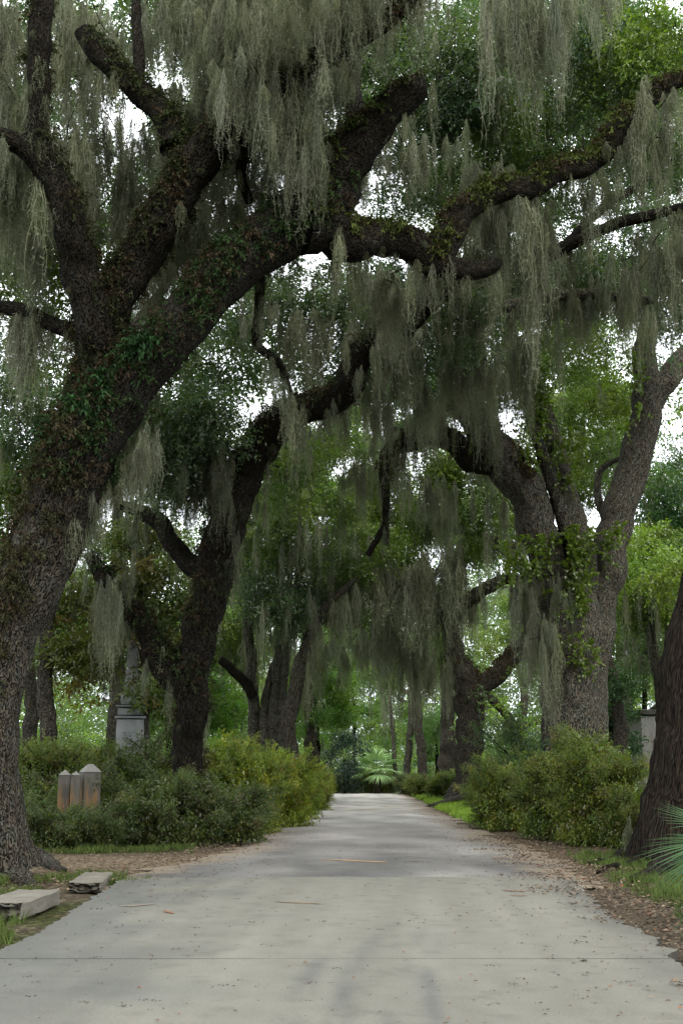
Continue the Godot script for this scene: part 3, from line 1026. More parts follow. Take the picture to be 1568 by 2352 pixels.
func forked_oak():
	rng.seed = 1003
	var D := 31.0
	var t := begin_tree("live_oak", "broad grey oak of several upright stems with yellow-green creeper", P(1325, 1880, D) * Vector3(1, 0, 1), "oak tree")
	var bk = M.bark_grey
	var s1 := limb(t, "trunk", [[1300, 1900, 50, D], [1296, 1760, 44, D], [1290, 1620, 42, D], [1275, 1460, 42, D], [1258, 1310, 42, D], [1222, 1190, 44, D - 0.2], [1172, 1085, 44, D - 0.5], [1115, 1005, 40, D - 0.8], [1062, 932, 34, D - 1.0], [1012, 905, 24, D - 1.2]], bk, {"lichen": 0.5, "rough": 0.1})
	clothe(t, s1, 60, 1.4, Color(0.07, 0.04, 0.022), 1.0, 0.72, 1.0)
	drape(t, s1, 3.0, 0.4, 0.9, 0.55, 0.9)
	var s2 := limb(t, "trunk", [[1345, 1900, 48, D + 0.4], [1346, 1760, 43, D + 0.4], [1354, 1600, 40, D + 0.4], [1372, 1450, 40, D + 0.4], [1396, 1310, 39, D + 0.4], [1428, 1160, 38, D + 0.4], [1466, 1020, 37, D + 0.4], [1492, 920, 35, D + 0.4], [1484, 830, 28, D + 0.4], [1486, 760, 23, D + 0.4], [1492, 690, 17, D + 0.5], [1480, 600, 12, D + 0.6]], bk, {"lichen": 0.3, "rough": 0.08})
	drape(t, s2, 6.0, 0.6, 1.3, 0.88, 1.0)
	limb(t, "limb", [[1494, 930, 30, D + 0.4], [1526, 876, 27, D + 0.4], [1575, 815, 25, D + 0.4], [1650, 730, 20, D + 0.4], [1740, 600, 14, D + 0.4]], bk)
	var s3 := limb(t, "trunk", [[1322, 1890, 58, D + 0.2], [1322, 1700, 54, D + 0.1], [1325, 1560, 50, D], [1330, 1440, 44, D], [1328, 1310, 40, D], [1318, 1210, 30, D], [1292, 1085, 22, D], [1252, 960, 20, D - 0.2], [1222, 860, 16, D - 0.4], [1185, 780, 10, D - 0.6]], bk, {"green": 0.4, "lichen": 0.3})
	shag(t, s1, 5.0)
	shag(t, s3, 5.0)
	drape(t, s3, 7.0, 0.6, 1.5, 0.6, 1.0)
	limb(t, "limb", [[1318, 1260, 22, D - 0.2], [1285, 1165, 16, D - 0.3], [1245, 1050, 15, D - 0.4], [1213, 940, 14, D - 0.6], [1183, 830, 10, D - 0.8], [1150, 720, 7, D - 1]], M.bark)
	var arch := limb(t, "limb", [[1180, 1085, 30, D - 0.4], [1125, 1068, 28, D - 0.6], [1078, 1058, 28, D - 0.8], [1050, 1020, 26, D - 1.0], [1000, 1004, 25, D - 1.2], [945, 1016, 21, D - 1.4], [900, 1034, 18, D - 1.6], [884, 1080, 13, D - 1.7], [888, 1160, 9, D - 1.8], [886, 1250, 7, D - 1.8]], M.bark_dark, {"green": 1.0})
	clothe(t, arch, 90, 1.2, Color(0.06, 0.085, 0.014), 1.2)
	drape(t, arch, 8.0, 0.5, 1.4)
	limb(t, "limb", [[890, 1200, 8, D - 1.8], [868, 1240, 8, D - 1.8], [845, 1275, 7, D - 1.8]], M.bark_dark)
	limb(t, "limb", [[1408, 1230, 14, D + 1], [1378, 1165, 9, D + 1.1], [1372, 1100, 8, D + 1.2], [1390, 1070, 7, D + 1.2], [1430, 1050, 5, D + 1.2]], bk)
	var r1 := limb(t, "limb", [[1160, 705, 16, D - 9], [1230, 690, 15, D - 9], [1300, 676, 14, D - 9], [1380, 676, 13, D - 9], [1440, 690, 12, D - 9], [1500, 690, 9, D - 9]], M.bark_grey, {"green": 0.9})
	drape(t, r1, 12.0, 0.4, 0.9)
	var r2 := limb(t, "limb", [[1255, 590, 16, D - 10], [1330, 548, 15, D - 10], [1400, 520, 14, D - 10], [1480, 498, 13, D - 10], [1600, 470, 12, D - 10], [1760, 440, 16, D - 10]], M.bark_dark, {"green": 0.6})
	drape(t, r2, 9.0, 0.6, 1.5)
	limb(t, "limb", [[1295, 562, 10, D - 10], [1390, 470, 11, D - 9.8], [1440, 440, 10, D - 9.6], [1502, 392, 8, D - 9.5]], M.bark_dark)
	for q in [[1440, 560, 1570, 540, -10.0, 34, 2.0], [1280, 690, 1400, 690, -9.0, 16, 0.9], [1430, 700, 1520, 700, -6.0, 20, 1.2], [1100, 760, 1230, 780, -4.0, 26, 2.6], [1090, 880, 1180, 870, -3.0, 24, 1.8], [930, 920, 1060, 900, -2.0, 26, 1.8], [760, 960, 900, 940, 0.0, 26, 1.8], [1200, 1330, 1270, 1340, -0.6, 24, 2.4], [1050, 1100, 1200, 1110, 2.0, 30, 1.6], [900, 1130, 1060, 1120, 3.0, 30, 1.8], [690, 1060, 850, 1040, 3.0, 30, 1.6], [1230, 1420, 1300, 1400, -0.8, 20, 2.4]]:
		curtain(t, q[0], q[1], q[2], q[3], D + q[4], q[5], 0.6, q[6], 0.6)
	# creeper on the stems
	for q in [[1236, 850, 30, 70, 40], [1225, 970, 40, 90, 34], [1330, 1290, 24, 70, 26], [1325, 1370, 20, 40, 14], [1215, 1280, 50, 40, 24], [1190, 1310, 30, 30, 10], [1310, 1060, 40, 60, 18], [1450, 900, 20, 90, 12], [1300, 1420, 60, 90, 12], [1410, 1250, 30, 50, 10], [1350, 1530, 40, 30, 6]]:
		for k in q[4]:
			var p := P(q[0] + rr(-1, 1) * q[2], q[1] + rr(-1, 1) * q[3], D - rr(0.4, 1.1))
			var g := rr(0.8, 1.4)
			spray(t, "creeper_leaves", "vine", p, rr(0.5, 0.9), Color(0.11 * g, 0.17 * g, 0.022 * g))
	# crown at the top right
	foliage(t, "oak", 1010, 180, D - 6, 150, 140, 2.0, 420, TEAL, 24)
	foliage(t, "oak", 1120, 330, D - 5, 110, 120, 1.6, 220, GREEN, 22)
	foliage(t, "oak", 1330, 130, D - 8, 130, 130, 1.5, 230, TEAL, 8)
	foliage(t, "oak", 1470, 110, D - 9, 110, 120, 1.5, 190, GREEN, 4)
	foliage(t, "oak", 1530, 330, D - 6, 110, 110, 1.5, 160, TEAL, 12)
	foliage(t, "oak", 1300, 330, D - 5, 120, 100, 1.5, 170, DEEP, 18)
	foliage(t, "oak", 1420, 600, D - 5, 160, 70, 1.5, 150, TEAL, 10)
	for q in [[880, 120, 26, 130, 110, 170], [1180, 60, 30, 140, 110, 200], [1060, 440, 30, 130, 90, 160], [1240, 240, 32, 140, 120, 200], [1420, 250, 30, 130, 110, 170], [1540, 200, 30, 100, 110, 140], [1480, 420, 30, 130, 80, 130], [1200, 480, 32, 120, 80, 140], [760, 300, 30, 110, 120, 120], [1540, 560, 28, 90, 90, 110], [1360, 740, 34, 90, 60, 70]]:
		foliage(t, "oak", q[0], q[1], q[2], q[3], q[4], 2.0, int(q[5] * 1.4), TEAL.lerp(GREEN, rr(0, 0.8)) * 1.12, 4)
	foliage(t, "oak", 940, 420, D - 2, 130, 110, 1.5, 140, TEAL, 12)
	foliage(t, "oak", 1540, 720, D - 2, 60, 110, 1.2, 110, TEAL, 6)
	foliage(t, "oak", 1280, 780, D + 1, 100, 110, 1.5, 170, GREEN, 8)
	foliage(t, "oak", 1380, 880, D + 4, 90, 140, 2, 220, LIME, 6)
	foliage(t, "oak", 1300, 1060, D + 4, 130, 140, 2, 260, GREEN, 8)
	foliage(t, "oak", 1090, 720, D + 3, 140, 90, 2, 90, GREEN, 6)
	finish_tree(t, bk)


func far_right_oak():
	rng.seed = 1004
	var D := 57.0
	var t := begin_tree("live_oak", "dark low-forked oak with a bare elbow limb on the right grass verge", G(1072, 1838), "oak tree")
	var tr := limb(t, "trunk", [[1070, 1842, 34, D], [1074, 1760, 29, D], [1076, 1690, 30, D], [1075, 1620, 33, D], [1062, 1565, 30, D], [1046, 1510, 24, D], [1034, 1450, 19, D], [1050, 1405, 17, D], [1085, 1375, 16, D], [1125, 1345, 14, D], [1170, 1330, 11, D], [1230, 1330, 8, D]], M.bark, {"flare": 0.5, "rough": 0.15, "green": 0.2})
	clothe(t, tr, 60, 1.6, Color(0.06, 0.045, 0.02), 1.3, 0.3, 1.0)
	drape(t, tr, 5.0, 1.0, 2.6, 0.4, 1.0, 1.6)
	var el := limb(t, "limb", [[1085, 1590, 26, D], [1120, 1560, 22, D], [1160, 1528, 21, D], [1195, 1492, 18, D], [1212, 1455, 13, D], [1206, 1425, 9, D], [1185, 1400, 6, D]], M.bark, {"green": 0.3})
	clothe(t, el, 60, 1.6, Color(0.07, 0.05, 0.022), 1.3)
	limb(t, "root", [[1060, 1832, 8, D - 0.8], [1040, 1836, 7, D - 2.5], [1018, 1842, 5, D - 5.0], [985, 1850, 3, D - 9]], M.bark_grey, {"wiggle": 0.1})
	for q in [[880, 1290, 1010, 1300, -12.0, 34, 3.4], [960, 1340, 1060, 1330, -6.0, 26, 3.4], [780, 1330, 900, 1310, -10.0, 18, 3.0], [860, 1440, 980, 1420, -4.0, 24, 3.4], [980, 1250, 1120, 1250, -12.0, 20, 2.4], [750, 1480, 880, 1460, 0.0, 20, 3.4], [930, 1480, 1020, 1490, -3.0, 22, 3.2]]:
		curtain(t, q[0], q[1], q[2], q[3], D + q[4], q[5], 1.2, q[6], 1.6, 1.8)
	foliage(t, "far", 980, 1300, D - 4, 140, 110, 3, 200, GREEN, 14, 0.8, 1.8)
	foliage(t, "far", 1100, 1220, D - 2, 120, 90, 3, 160, GREEN, 12, 0.8, 1.8)
	foliage(t, "far", 850, 1330, D - 2, 110, 110, 3, 160, GREEN, 14, 0.8, 2.0)
	foliage(t, "far", 960, 1480, D + 2, 110, 70, 3, 90, GREEN, 14, 0.8, 2.2)
	foliage(t, "far", 1160, 1440, D + 8, 110, 90, 3, 110, LIME, 8, 0.8, 1.6)
	finish_tree(t, M.bark_dark)


func cedar_at_edge():
	rng.seed = 1005
	var D := 19.0
	var t := begin_tree("cedar_tree", "dark red-brown cedar trunk at the right edge, standing behind the palmetto", P(1565, 1965, D) * Vector3(1, 0, 1), "cedar tree")
	var tr := limb(t, "trunk", [[1560, 1985, 92, D], [1566, 1880, 84, D], [1576, 1760, 80, D], [1586, 1640, 76, D], [1602, 1520, 74, D], [1626, 1400, 72, D], [1652, 1290, 70, D], [1690, 1140, 66, D], [1740, 960, 60, D], [1785, 780, 52, D], [1825, 560, 42, D], [1855, 320, 30, D], [1875, 60, 14, D]], M.bark_red, {"flare": 0.35, "flute": 0.03, "rough": 0.07, "wiggle": 0.1})
	drape(t, tr, 0.6, 0.3, 0.6, 0.2, 0.6)
	for q in [[[1500, 1950, 24], [1450, 1955, 13], [1400, 1972, 8], [1350, 1985, 4]], [[1510, 1975, 22], [1465, 1985, 13], [1425, 1990, 9], [1370, 2004, 4]], [[1520, 1990, 26], [1490, 2010, 16], [1450, 2022, 8]], [[1505, 1945, 24], [1480, 1935, 14], [1430, 1940, 6]]]:
		var w := []
		for k in q.size():
			var g := G(q[k][0], q[k][1])
			var r := size_at(q[k][2], q[k][1], -g.z)
			w.append([Vector3(g.x, r * 0.25, g.z), r])
		limb_world(t, "root", w, M.bark_red, {"rough": 0.25, "wiggle": 0.6})
	for k in 7:
		moss_at(t, P(rr(1430, 1450), rr(1870, 1930), D + 1.0), rr(0.2, 0.5), 0.7)
	for q in [[1860, 560, 150, 160], [1900, 300, 170, 160], [1830, 100, 170, 140], [1960, 700, 150, 140]]:
		foliage(t, "oak", q[0], q[1], D + rr(-1, 1.5), q[2], q[3], 1.8, 120, GREEN, 8)
	finish_tree(t, M.bark_red)


func multi_stem_oak():
	rng.seed = 1006
	var D := 46.0
	var t := begin_tree("live_oak", "grey oak of four upright stems and a sawn stub behind the left hedge", P(605, 1838, D) * Vector3(1, 0, 1), "oak tree")
	for q in [[[588, 1830, 17], [585, 1690, 14], [580, 1580, 13], [572, 1460, 12], [572, 1370, 10], [562, 1280, 8], [570, 1180, 6]], [[604, 1830, 14], [606, 1690, 13], [618, 1580, 11], [640, 1500, 9], [665, 1455, 7], [700, 1400, 5]], [[622, 1830, 15], [626, 1690, 13], [634, 1580, 11], [640, 1480, 10], [648, 1380, 8], [640, 1280, 6]], [[632, 1830, 13], [640, 1680, 10], [650, 1580, 10], [660, 1480, 9], [668, 1400, 7], [690, 1300, 5]]]:
		var w := []
		for p in q:
			w.append([p[0], p[1], p[2], D + rr(-0.2, 0.2)])
		var s := limb(t, "trunk", w, M.bark_grey, {"lichen": 0.2})
		drape(t, s, 2.0, 1.0, 2.2, 0.5, 1.0, 1.5)
	limb(t, "limb", [[582, 1600, 12, D - 0.2], [560, 1560, 12, D - 0.3], [530, 1535, 11, D - 0.4], [506, 1515, 9, D - 0.5]], M.bark_dark)
	foliage(t, "far", 590, 1240, D, 130, 110, 3, 160, GREEN, 40, 0.8, 1.8)
	foliage(t, "far", 650, 1390, D - 2, 80, 80, 2.5, 110, DEEP, 30, 0.8, 1.8)
	foliage(t, "far", 700, 1180, D - 3, 130, 110, 3, 170, GREEN, 50, 0.8, 1.8)
	finish_tree(t, M.bark_grey)
	var t2 := begin_tree("live_oak", "single leaning mossy oak trunk between the four-stemmed oak and the lane", P(660, 1838, D - 2) * Vector3(1, 0, 1), "oak tree")
	var s2 := limb(t2, "trunk", [[656, 1830, 22, D - 2], [664, 1690, 18, D - 2], [676, 1600, 17, D - 2], [688, 1530, 17, D - 2], [708, 1470, 13, D - 2], [738, 1410, 10, D - 2], [770, 1370, 8, D - 2], [820, 1330, 6, D - 2]], M.bark, {"green": 0.4})
	drape(t2, s2, 5.0, 1.0, 2.4, 0.5, 1.0, 1.5)
	foliage(t2, "far", 780, 1280, D, 120, 110, 3, 170, GREEN, 50, 0.8, 1.8)
	foliage(t2, "far", 740, 1400, D + 2, 70, 70, 2.5, 70, DEEP, 24, 0.8, 1.8)
	finish_tree(t2, M.bark)


# ---------------------------------------------------------------- trees farther off
func plain_tree(called: String, label: String, category: String, x: float, d: float, h: float, r: float, lean: float, kind: String, col: Color, n: int, moss: int, size: float, bark: Material, low := 0.35, wide := 0.42):
	var base := Vector3(x, height(d), -d)
	var t := begin_tree(called, label, base, category)
	var top := base + Vector3(lean, h * 0.75, rr(-1, 1))
	var mid := base.lerp(top, 0.5) + Vector3(rr(-0.4, 0.4), 0, rr(-0.4, 0.4))
	var tr := limb_world(t, "trunk", [[base - Vector3(0, 0.2, 0), r * 1.25], [base + Vector3(0, h * 0.1, 0), r], [mid, r * 0.8], [top, r * 0.3]], bark, {"flare": 0.3, "lichen": 0.2})
	for k in 6:
		var f := rr(low, 0.9)
		var from: Vector3 = tr[int(f * (tr.size() - 1))][0]
		var a := TAU * (k + rr(0, 0.7)) / 6.0
		var out := from + Vector3(cos(a), rr(0.25, 0.9), sin(a)) * h * wide * rr(0.6, 1.0)
		var lb := limb_world(t, "limb", [[from, r * 0.5], [from.lerp(out, 0.5) + Vector3(0, rr(-0.4, 0.5), 0), r * 0.35], [out, r * 0.12]], bark)
		foliage_at(t, kind, out, Vector3(h * 0.2, h * 0.13, h * 0.2), n / 8, col, moss / 8, size, 1.6, 0.9)
		if moss:
			drape(t, lb, 2.0, 0.8, 2.0, 0.3, 1.0, 1.5)
	foliage_at(t, kind, top, Vector3(h * 0.24, h * 0.16, h * 0.24), n / 4, col, moss / 4, size, 1.6, 0.9)
	finish_tree(t, bark)


func background_trees():
	rng.seed = 2001
	var tone := [GREEN, Color(0.09, 0.15, 0.055), TEAL, LIME, Color(0.095, 0.16, 0.065)]
	# two loose rows either side of the lane, farther oaks behind them
	var rows := [[-9.5, 36, 14, 1, "first oak of the left row, just beyond the arching oak"], [-21, 50, 15, 3, "oak deep behind the grey monument"], [-9, 58, 15, 4, "oak behind the four-stemmed grey oak"], [-20, 62, 18, 0, "tall oak far behind the monument"], [-13, 74, 17, 2, "blue-green oak behind the feathery bright tree"], [-7.5, 88, 15, 3, "bright oak at the lane's end, left side"], [-26, 82, 20, 1, "tall oak at the far left edge of the woods"], [-18, 98, 19, 4, "distant oak behind the left hedge's yellow end"], [14.5, 52, 14, 1, "oak just left of the forked grey oak"], [14.5, 40, 15, 3, "bright oak right behind the forked grey oak"], [17.5, 66, 15, 0, "oak right behind the elbow-limbed oak"], [19, 60, 17, 2, "blue-green oak behind the pale mausoleum"], [9, 74, 15, 4, "oak above the broad far cedar trunk"], [22, 80, 19, 1, "tall distant oak at the right edge"], [15, 92, 18, 3, "bright distant oak right of the lane"], [-3, 106, 18, 4, "oak standing left of the lane's vanishing point"], [5, 104, 17, 0, "oak directly behind the far fan palm"], [11, 112, 19, 1, "oak beyond the partly hidden fan palm"], [-11, 114, 20, 0, "oak behind the dark drooping evergreen"], [28, 100, 21, 4, "tallest far oak at the right"], [-34, 104, 22, 0, "tallest far oak at the left"], [16.5, 34, 15, 1, "oak behind the cedar trunk at the right edge"], [-24, 46, 17, 0, "oak at the left edge behind the straight trunk"], [26, 50, 17, 4, "oak out at the right edge behind the mausoleum"]]
	for q in rows:
		plain_tree("oak_tree", q[4] + ", hung with moss", "oak tree", q[0] * (1.0 if q[1] < 70 else 1.35), q[1], q[2] + rr(-1, 1), rr(0.3, 0.45), rr(-1.5, 1.5), "far", tone[q[3]], 300, 50, 1.0, M.bark_grey if rr(0, 1) < 0.5 else M.bark)
	rng.seed = 2005
	for q in [["airy green oak crown seen through the gap under the arching limb", 950, 1110, 48, 170, 130, 340, 22, LIME], ["pale green crown left of the gap, hung with long moss", 760, 1090, 50, 160, 130, 360, 50, LIME], ["olive crown in the middle distance over the lane", 830, 1260, 58, 170, 120, 340, 50, GREEN], ["moss-heavy crown low over the lane's far end", 850, 1440, 66, 150, 100, 180, 34, GREEN], ["green crown behind the broken grey limb", 1090, 1150, 46, 130, 120, 260, 34, GREEN], ["soft crown behind the left fork, above the young tree", 560, 1400, 56, 110, 150, 300, 60, LIME], ["blue-green crown at the far left behind the massive oak", 60, 1330, 44, 130, 150, 160, 24, LIME], ["light crown high behind the two left oaks", 260, 1000, 42, 110, 80, 130, 40, GREEN], ["green crown right of the forked oak's clean stem", 1500, 1330, 48, 110, 110, 260, 40, LIME], ["high crown left of the broken grey limb", 880, 920, 44, 170, 90, 240, 50, TEAL], ["high pale crown at the right, behind the clean stem", 1330, 960, 50, 130, 150, 320, 30, LIME]]:
		var b := P(q[1], 1776, q[3])
		if absf(b.x - 0.014 * q[3]) < 7.5:
			b.x = 0.014 * q[3] + (7.0 + 0.4 * b.x if b.x > 1.2 else -7.5 + 0.4 * b.x)
		var gt := begin_tree("oak_tree", q[0], Vector3(b.x, height(q[3]), b.z), "oak tree", "")
		var c := P(q[1], q[2] + q[5] * 0.6, q[3])
		limb_world(gt, "trunk", [[Vector3(b.x, height(q[3]) - 0.1, b.z), 0.3], [Vector3(b.x + rr(-0.5, 0.5), c.y * 0.45, b.z), 0.24], [Vector3(lerpf(b.x, c.x, 0.4), c.y * 0.85, b.z), 0.18], [c, 0.08]], M.bark, {"green": 0.3})
		foliage(gt, "far", q[1], q[2], q[3], q[4], q[5], 3.5, q[6], q[8], q[7], 0.8, 2.0)
		finish_tree(gt, M.bark_dark)
	# brown-green magnolia behind the left oaks
	rng.seed = 2002
	var mg := begin_tree("magnolia_tree", "magnolia with bronze and olive leaves between the two left oaks", P(330, 1846, 34) * Vector3(1, 0, 1), "magnolia tree")
	limb(mg, "trunk", [[330, 1860, 12, 34], [334, 1600, 10, 34], [330, 1400, 9, 34], [345, 1200, 5, 34]], M.bark_grey)
	for q in [[330, 1270, 100, 90, 80], [290, 1430, 110, 110, 84], [380, 1390, 60, 90, 44], [200, 1520, 90, 90, 70], [170, 1420, 80, 90, 50], [370, 1600, 40, 70, 22], [320, 1560, 60, 60, 22]]:
		foliage(mg, "magnolia", q[0], q[1], 34, q[2], q[3], 1.5, q[4], Color(0.105, 0.135, 0.034), 2)
		foliage(mg, "magnolia", q[0] + 20, q[1] + 10, 34, q[2], q[3], 1.5, q[4] / 6, Color(0.16, 0.125, 0.04), 0)
	finish_tree(mg, M.bark_grey)
	var st := begin_tree("tree", "straight grey trunk seen just right of the massive leaning oak", P(108, 1866, 33) * Vector3(1, 0, 1), "tree")
	var s := limb(st, "trunk", [[106, 1866, 22, 33], [106, 1650, 19, 33], [108, 1500, 18, 33], [114, 1350, 17, 33], [118, 1200, 15, 33], [110, 1000, 12, 33]], M.bark)
	drape(st, s, 1.0, 0.6, 1.2, 0.5, 1.0)
	foliage(st, "oak", 60, 900, 30, 120, 130, 2, 220, TEAL, 26)
	foliage(st, "oak", 30, 1080, 31, 90, 90, 2, 110, GREEN, 14)
	foliage(st, "magnolia", 60, 1150, 32, 60, 120, 2, 50, Color(0.07, 0.085, 0.02), 6)
	finish_tree(st, M.bark)
	# thin trunks and cedars at the end of the lane
	for q in [["slender grey trunk leaning left beside the fan palm", [[912, 1818, 6], [906, 1740, 5], [898, 1650, 5], [889, 1570, 4], [880, 1480, 3]], 80.0, "bark_grey"], ["pale forked trunk just right of the fan palm", [[928, 1815, 9], [938, 1720, 8], [944, 1620, 7], [948, 1520, 5]], 84.0, "bark_grey"], ["reddish cedar trunk among the far shrubs right of the palm", [[972, 1815, 12], [966, 1720, 10], [960, 1640, 9], [958, 1540, 6]], 78.0, "bark"], ["broad cedar trunk immediately behind the elbow-limbed oak", [[1030, 1815, 22], [1026, 1730, 18], [1028, 1640, 15], [1020, 1540, 10]], 72.0, "bark"], ["brown trunk at the end of the left hedge", [[718, 1815, 18], [714, 1730, 14], [712, 1640, 12], [700, 1520, 8]], 66.0, "bark"]]:
		var w := []
		for p in q[1]:
			w.append([p[0], p[1], p[2], q[2]])
		var tt := begin_tree("cedar_tree", q[0], P(q[1][0][0], q[1][0][1], q[2]), "tree")
		limb(tt, "trunk", w, M[q[3]], {"flute": 0.06})
		foliage(tt, "far", q[1][3][0], q[1][3][1] - 20, q[2], 50, 70, 2, 60, GREEN, 24, 0.8, 2.4)
		finish_tree(tt, M.bark)
	# bright young trees behind the hedges
	for q in [["rounded bright green young tree behind the left hedge", 520, 1610, 62, 70, 80, 220, Color(0.15, 0.30, 0.05)], ["tall feathery bright green tree left of the lane's end", 725, 1600, 68, 90, 130, 420, Color(0.15, 0.29, 0.05)], ["bright green crown hanging low over the thin trunks at the lane's end", 905, 1650, 92, 110, 60, 200, Color(0.14, 0.26, 0.05)], ["fresh green tree behind the far shrubs at the right verge", 1000, 1690, 84, 60, 70, 160, Color(0.12, 0.24, 0.06)], ["light green tree between the two left oaks, low by the monument", 380, 1600, 54, 70, 100, 180, Color(0.15, 0.24, 0.05)], ["feathery green tree over the lane's far end", 810, 1560, 90, 90, 110, 180, Color(0.10, 0.2, 0.045)], ["dark drooping evergreen at the left of the lane's end", 790, 1745, 80, 55, 75, 140, Color(0.02, 0.05, 0.035)], ["green cedar seen through the forked oak's right side", 1400, 1610, 48, 80, 120, 170, Color(0.055, 0.135, 0.05)], ["bluish green tree at the right beyond the forked oak", 1540, 1170, 50, 90, 110, 200, Color(0.08, 0.18, 0.085)], ["pale green tree at the far right by the mausoleum", 1480, 1450, 60, 90, 130, 210, Color(0.11, 0.2, 0.09)]]:
		var b := P(q[1], 1776, q[3])
		var tt := begin_tree("young_tree", q[0], Vector3(b.x, height(q[3]), b.z), "tree")
		var c := P(q[1], q[2], q[3])
		limb_world(tt, "trunk", [[Vector3(b.x, height(q[3]) - 0.1, b.z), 0.16], [Vector3(b.x + 0.1, c.y * 0.5, b.z), 0.12], [c, 0.05]], M.bark_dark)
		foliage(tt, "far", q[1], q[2], q[3], q[4], q[5], 3, q[6], q[7], 6, 0.75, 1.6)
		finish_tree(tt, M.bark_dark)
	# the woods that close the view
	rng.seed = 2003
	var wood := {"bag": {}, "twigs": MB.new(), "base": Vector3.ZERO}
	for k in 6500:
		var d := rr(122, 160)
		var h := 24.0 + 5.0 * soft.get_noise_1d(d * 3.0)
		var p := Vector3(rr(-0.42, 0.42) * d, -3.0 + h * pow(rr(0, 1), 1.5), -d)
		var g := rr(0.6, 1.3)
		var c: Color = tone[rng.randi() % tone.size()]
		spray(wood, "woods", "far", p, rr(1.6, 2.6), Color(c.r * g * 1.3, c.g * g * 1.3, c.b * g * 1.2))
	var low := {"bag": {}, "twigs": MB.new(), "base": Vector3.ZERO}
	for k in 5200:
		var d := rr(50, 118)
		var x := rr(-0.34, 0.34) * d
		if absf(x - 0.014 * d) < (5.0 if d < 84.0 else 0.0):
			continue
		var hh := 1.2 + 2.6 * absf(soft.get_noise_2d(x * 0.6, d * 0.6)) * 3.0 + (1.5 if d > 84.0 else 0.0)
		var g := rr(0.7, 1.3)
		var c: Color = tone[rng.randi() % tone.size()]
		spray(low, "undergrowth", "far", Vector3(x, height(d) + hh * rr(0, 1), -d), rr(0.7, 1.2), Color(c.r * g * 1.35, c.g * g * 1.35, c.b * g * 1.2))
	var ur := Node3D.new()
	ur.name = "undergrowth"
	add_child(ur)
	tag(ur, "low green undergrowth between the far trunks", "undergrowth", "", "stuff")
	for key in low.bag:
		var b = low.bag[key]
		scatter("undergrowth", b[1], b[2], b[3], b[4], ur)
	var wr := Node3D.new()
	wr.name = "distant_woods"
	add_child(wr)
	tag(wr, "green mass of distant woods closing the view beyond the lane", "woods", "", "stuff")
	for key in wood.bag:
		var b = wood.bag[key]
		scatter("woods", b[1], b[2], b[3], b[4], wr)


# ---------------------------------------------------------------- shrubs
func bush(label: String, px: float, d: float, w: float, h: float, n: int, kind: String, col: Color, group := "", size := 1.0):
	var b := P(px, 1776, d)
	var base := Vector3(b.x, 0.0, b.z)
	var t := begin_tree("azalea_bush" if kind == "azalea" else "shrub", label, base, "bush", group)
	var wm := w * d / F * 0.5
	var hm := h * d / F * 0.9
	var leaf := func(p: Vector3, sc: float):
		var g := rr(0.6, 1.3)
		var c := col
		if rr(0, 1) < 0.14:
			c = Color(col.r * 1.6, col.g * 1.25, col.b)
		elif rr(0, 1) < 0.1:
			c = Color(col.r * 0.9, col.g * 0.6, col.b * 0.8)
		spray(t, "foliage", kind, p, size * sc, Color(c.r * g * rr(0.85, 1.2), c.g * g, c.b * g))
	var lobes := 12
	for k in lobes:
		var a := TAU * (k + rr(0, 0.8)) / lobes
		var out := rr(0.25, 0.95)
		var tall := (1.0 - 0.55 * out * out) * rr(0.42, 1.2)
		var c := base + Vector3(cos(a) * wm * out * 0.8, hm * tall * 0.66, sin(a) * wm * out * 0.7)
		var r := Vector3(wm * rr(0.2, 0.46), hm * tall * rr(0.24, 0.4), wm * rr(0.2, 0.42))
		tube_into(t.twigs, spline([[base + Vector3(cos(a), 0, sin(a)) * 0.12, 0.022], [base.lerp(c, 0.5) + rand_dir() * 0.12, 0.016], [c, 0.008]], 0.25), 5, {"rough": 0.1})
		for q in int(n * 0.46 / lobes):
			var u := rand_dir()
			if u.y < -0.2 and rr(0, 1) < 0.5:
				u.y = -u.y
			var p := c + u * r * pow(rr(0.2, 1.0), 0.35)
			p.y = maxf(p.y, 0.05)
			leaf.call(p, rr(0.7, 1.25))
		# a few long shoots that leave the mass
		for q in 6:
			var u := Vector3(cos(a) + rr(-0.5, 0.5), rr(0.3, 1.3), sin(a) + rr(-0.5, 0.5)).normalized()
			var e := c + u * (r.length() * 0.75 + rr(0.12, 0.5))
			tube_into(t.twigs, spline([[c, 0.008], [c.lerp(e, 0.6) + Vector3(0, 0.05, 0), 0.006], [e, 0.003]], 0.3), 4, {"rough": 0.0})
			for v in 6:
				leaf.call(c.lerp(e, 0.5 + 0.1 * v), rr(0.3, 0.6))
	# skirts that brush the ground
	for q in int(n * 0.14):
		var a := rr(0, TAU)
		leaf.call(base + Vector3(cos(a) * wm * rr(0.6, 0.95), rr(0.05, 0.3), sin(a) * wm * rr(0.5, 0.85)), rr(0.6, 1.0))
	finish_tree(t, M.bark_dark)


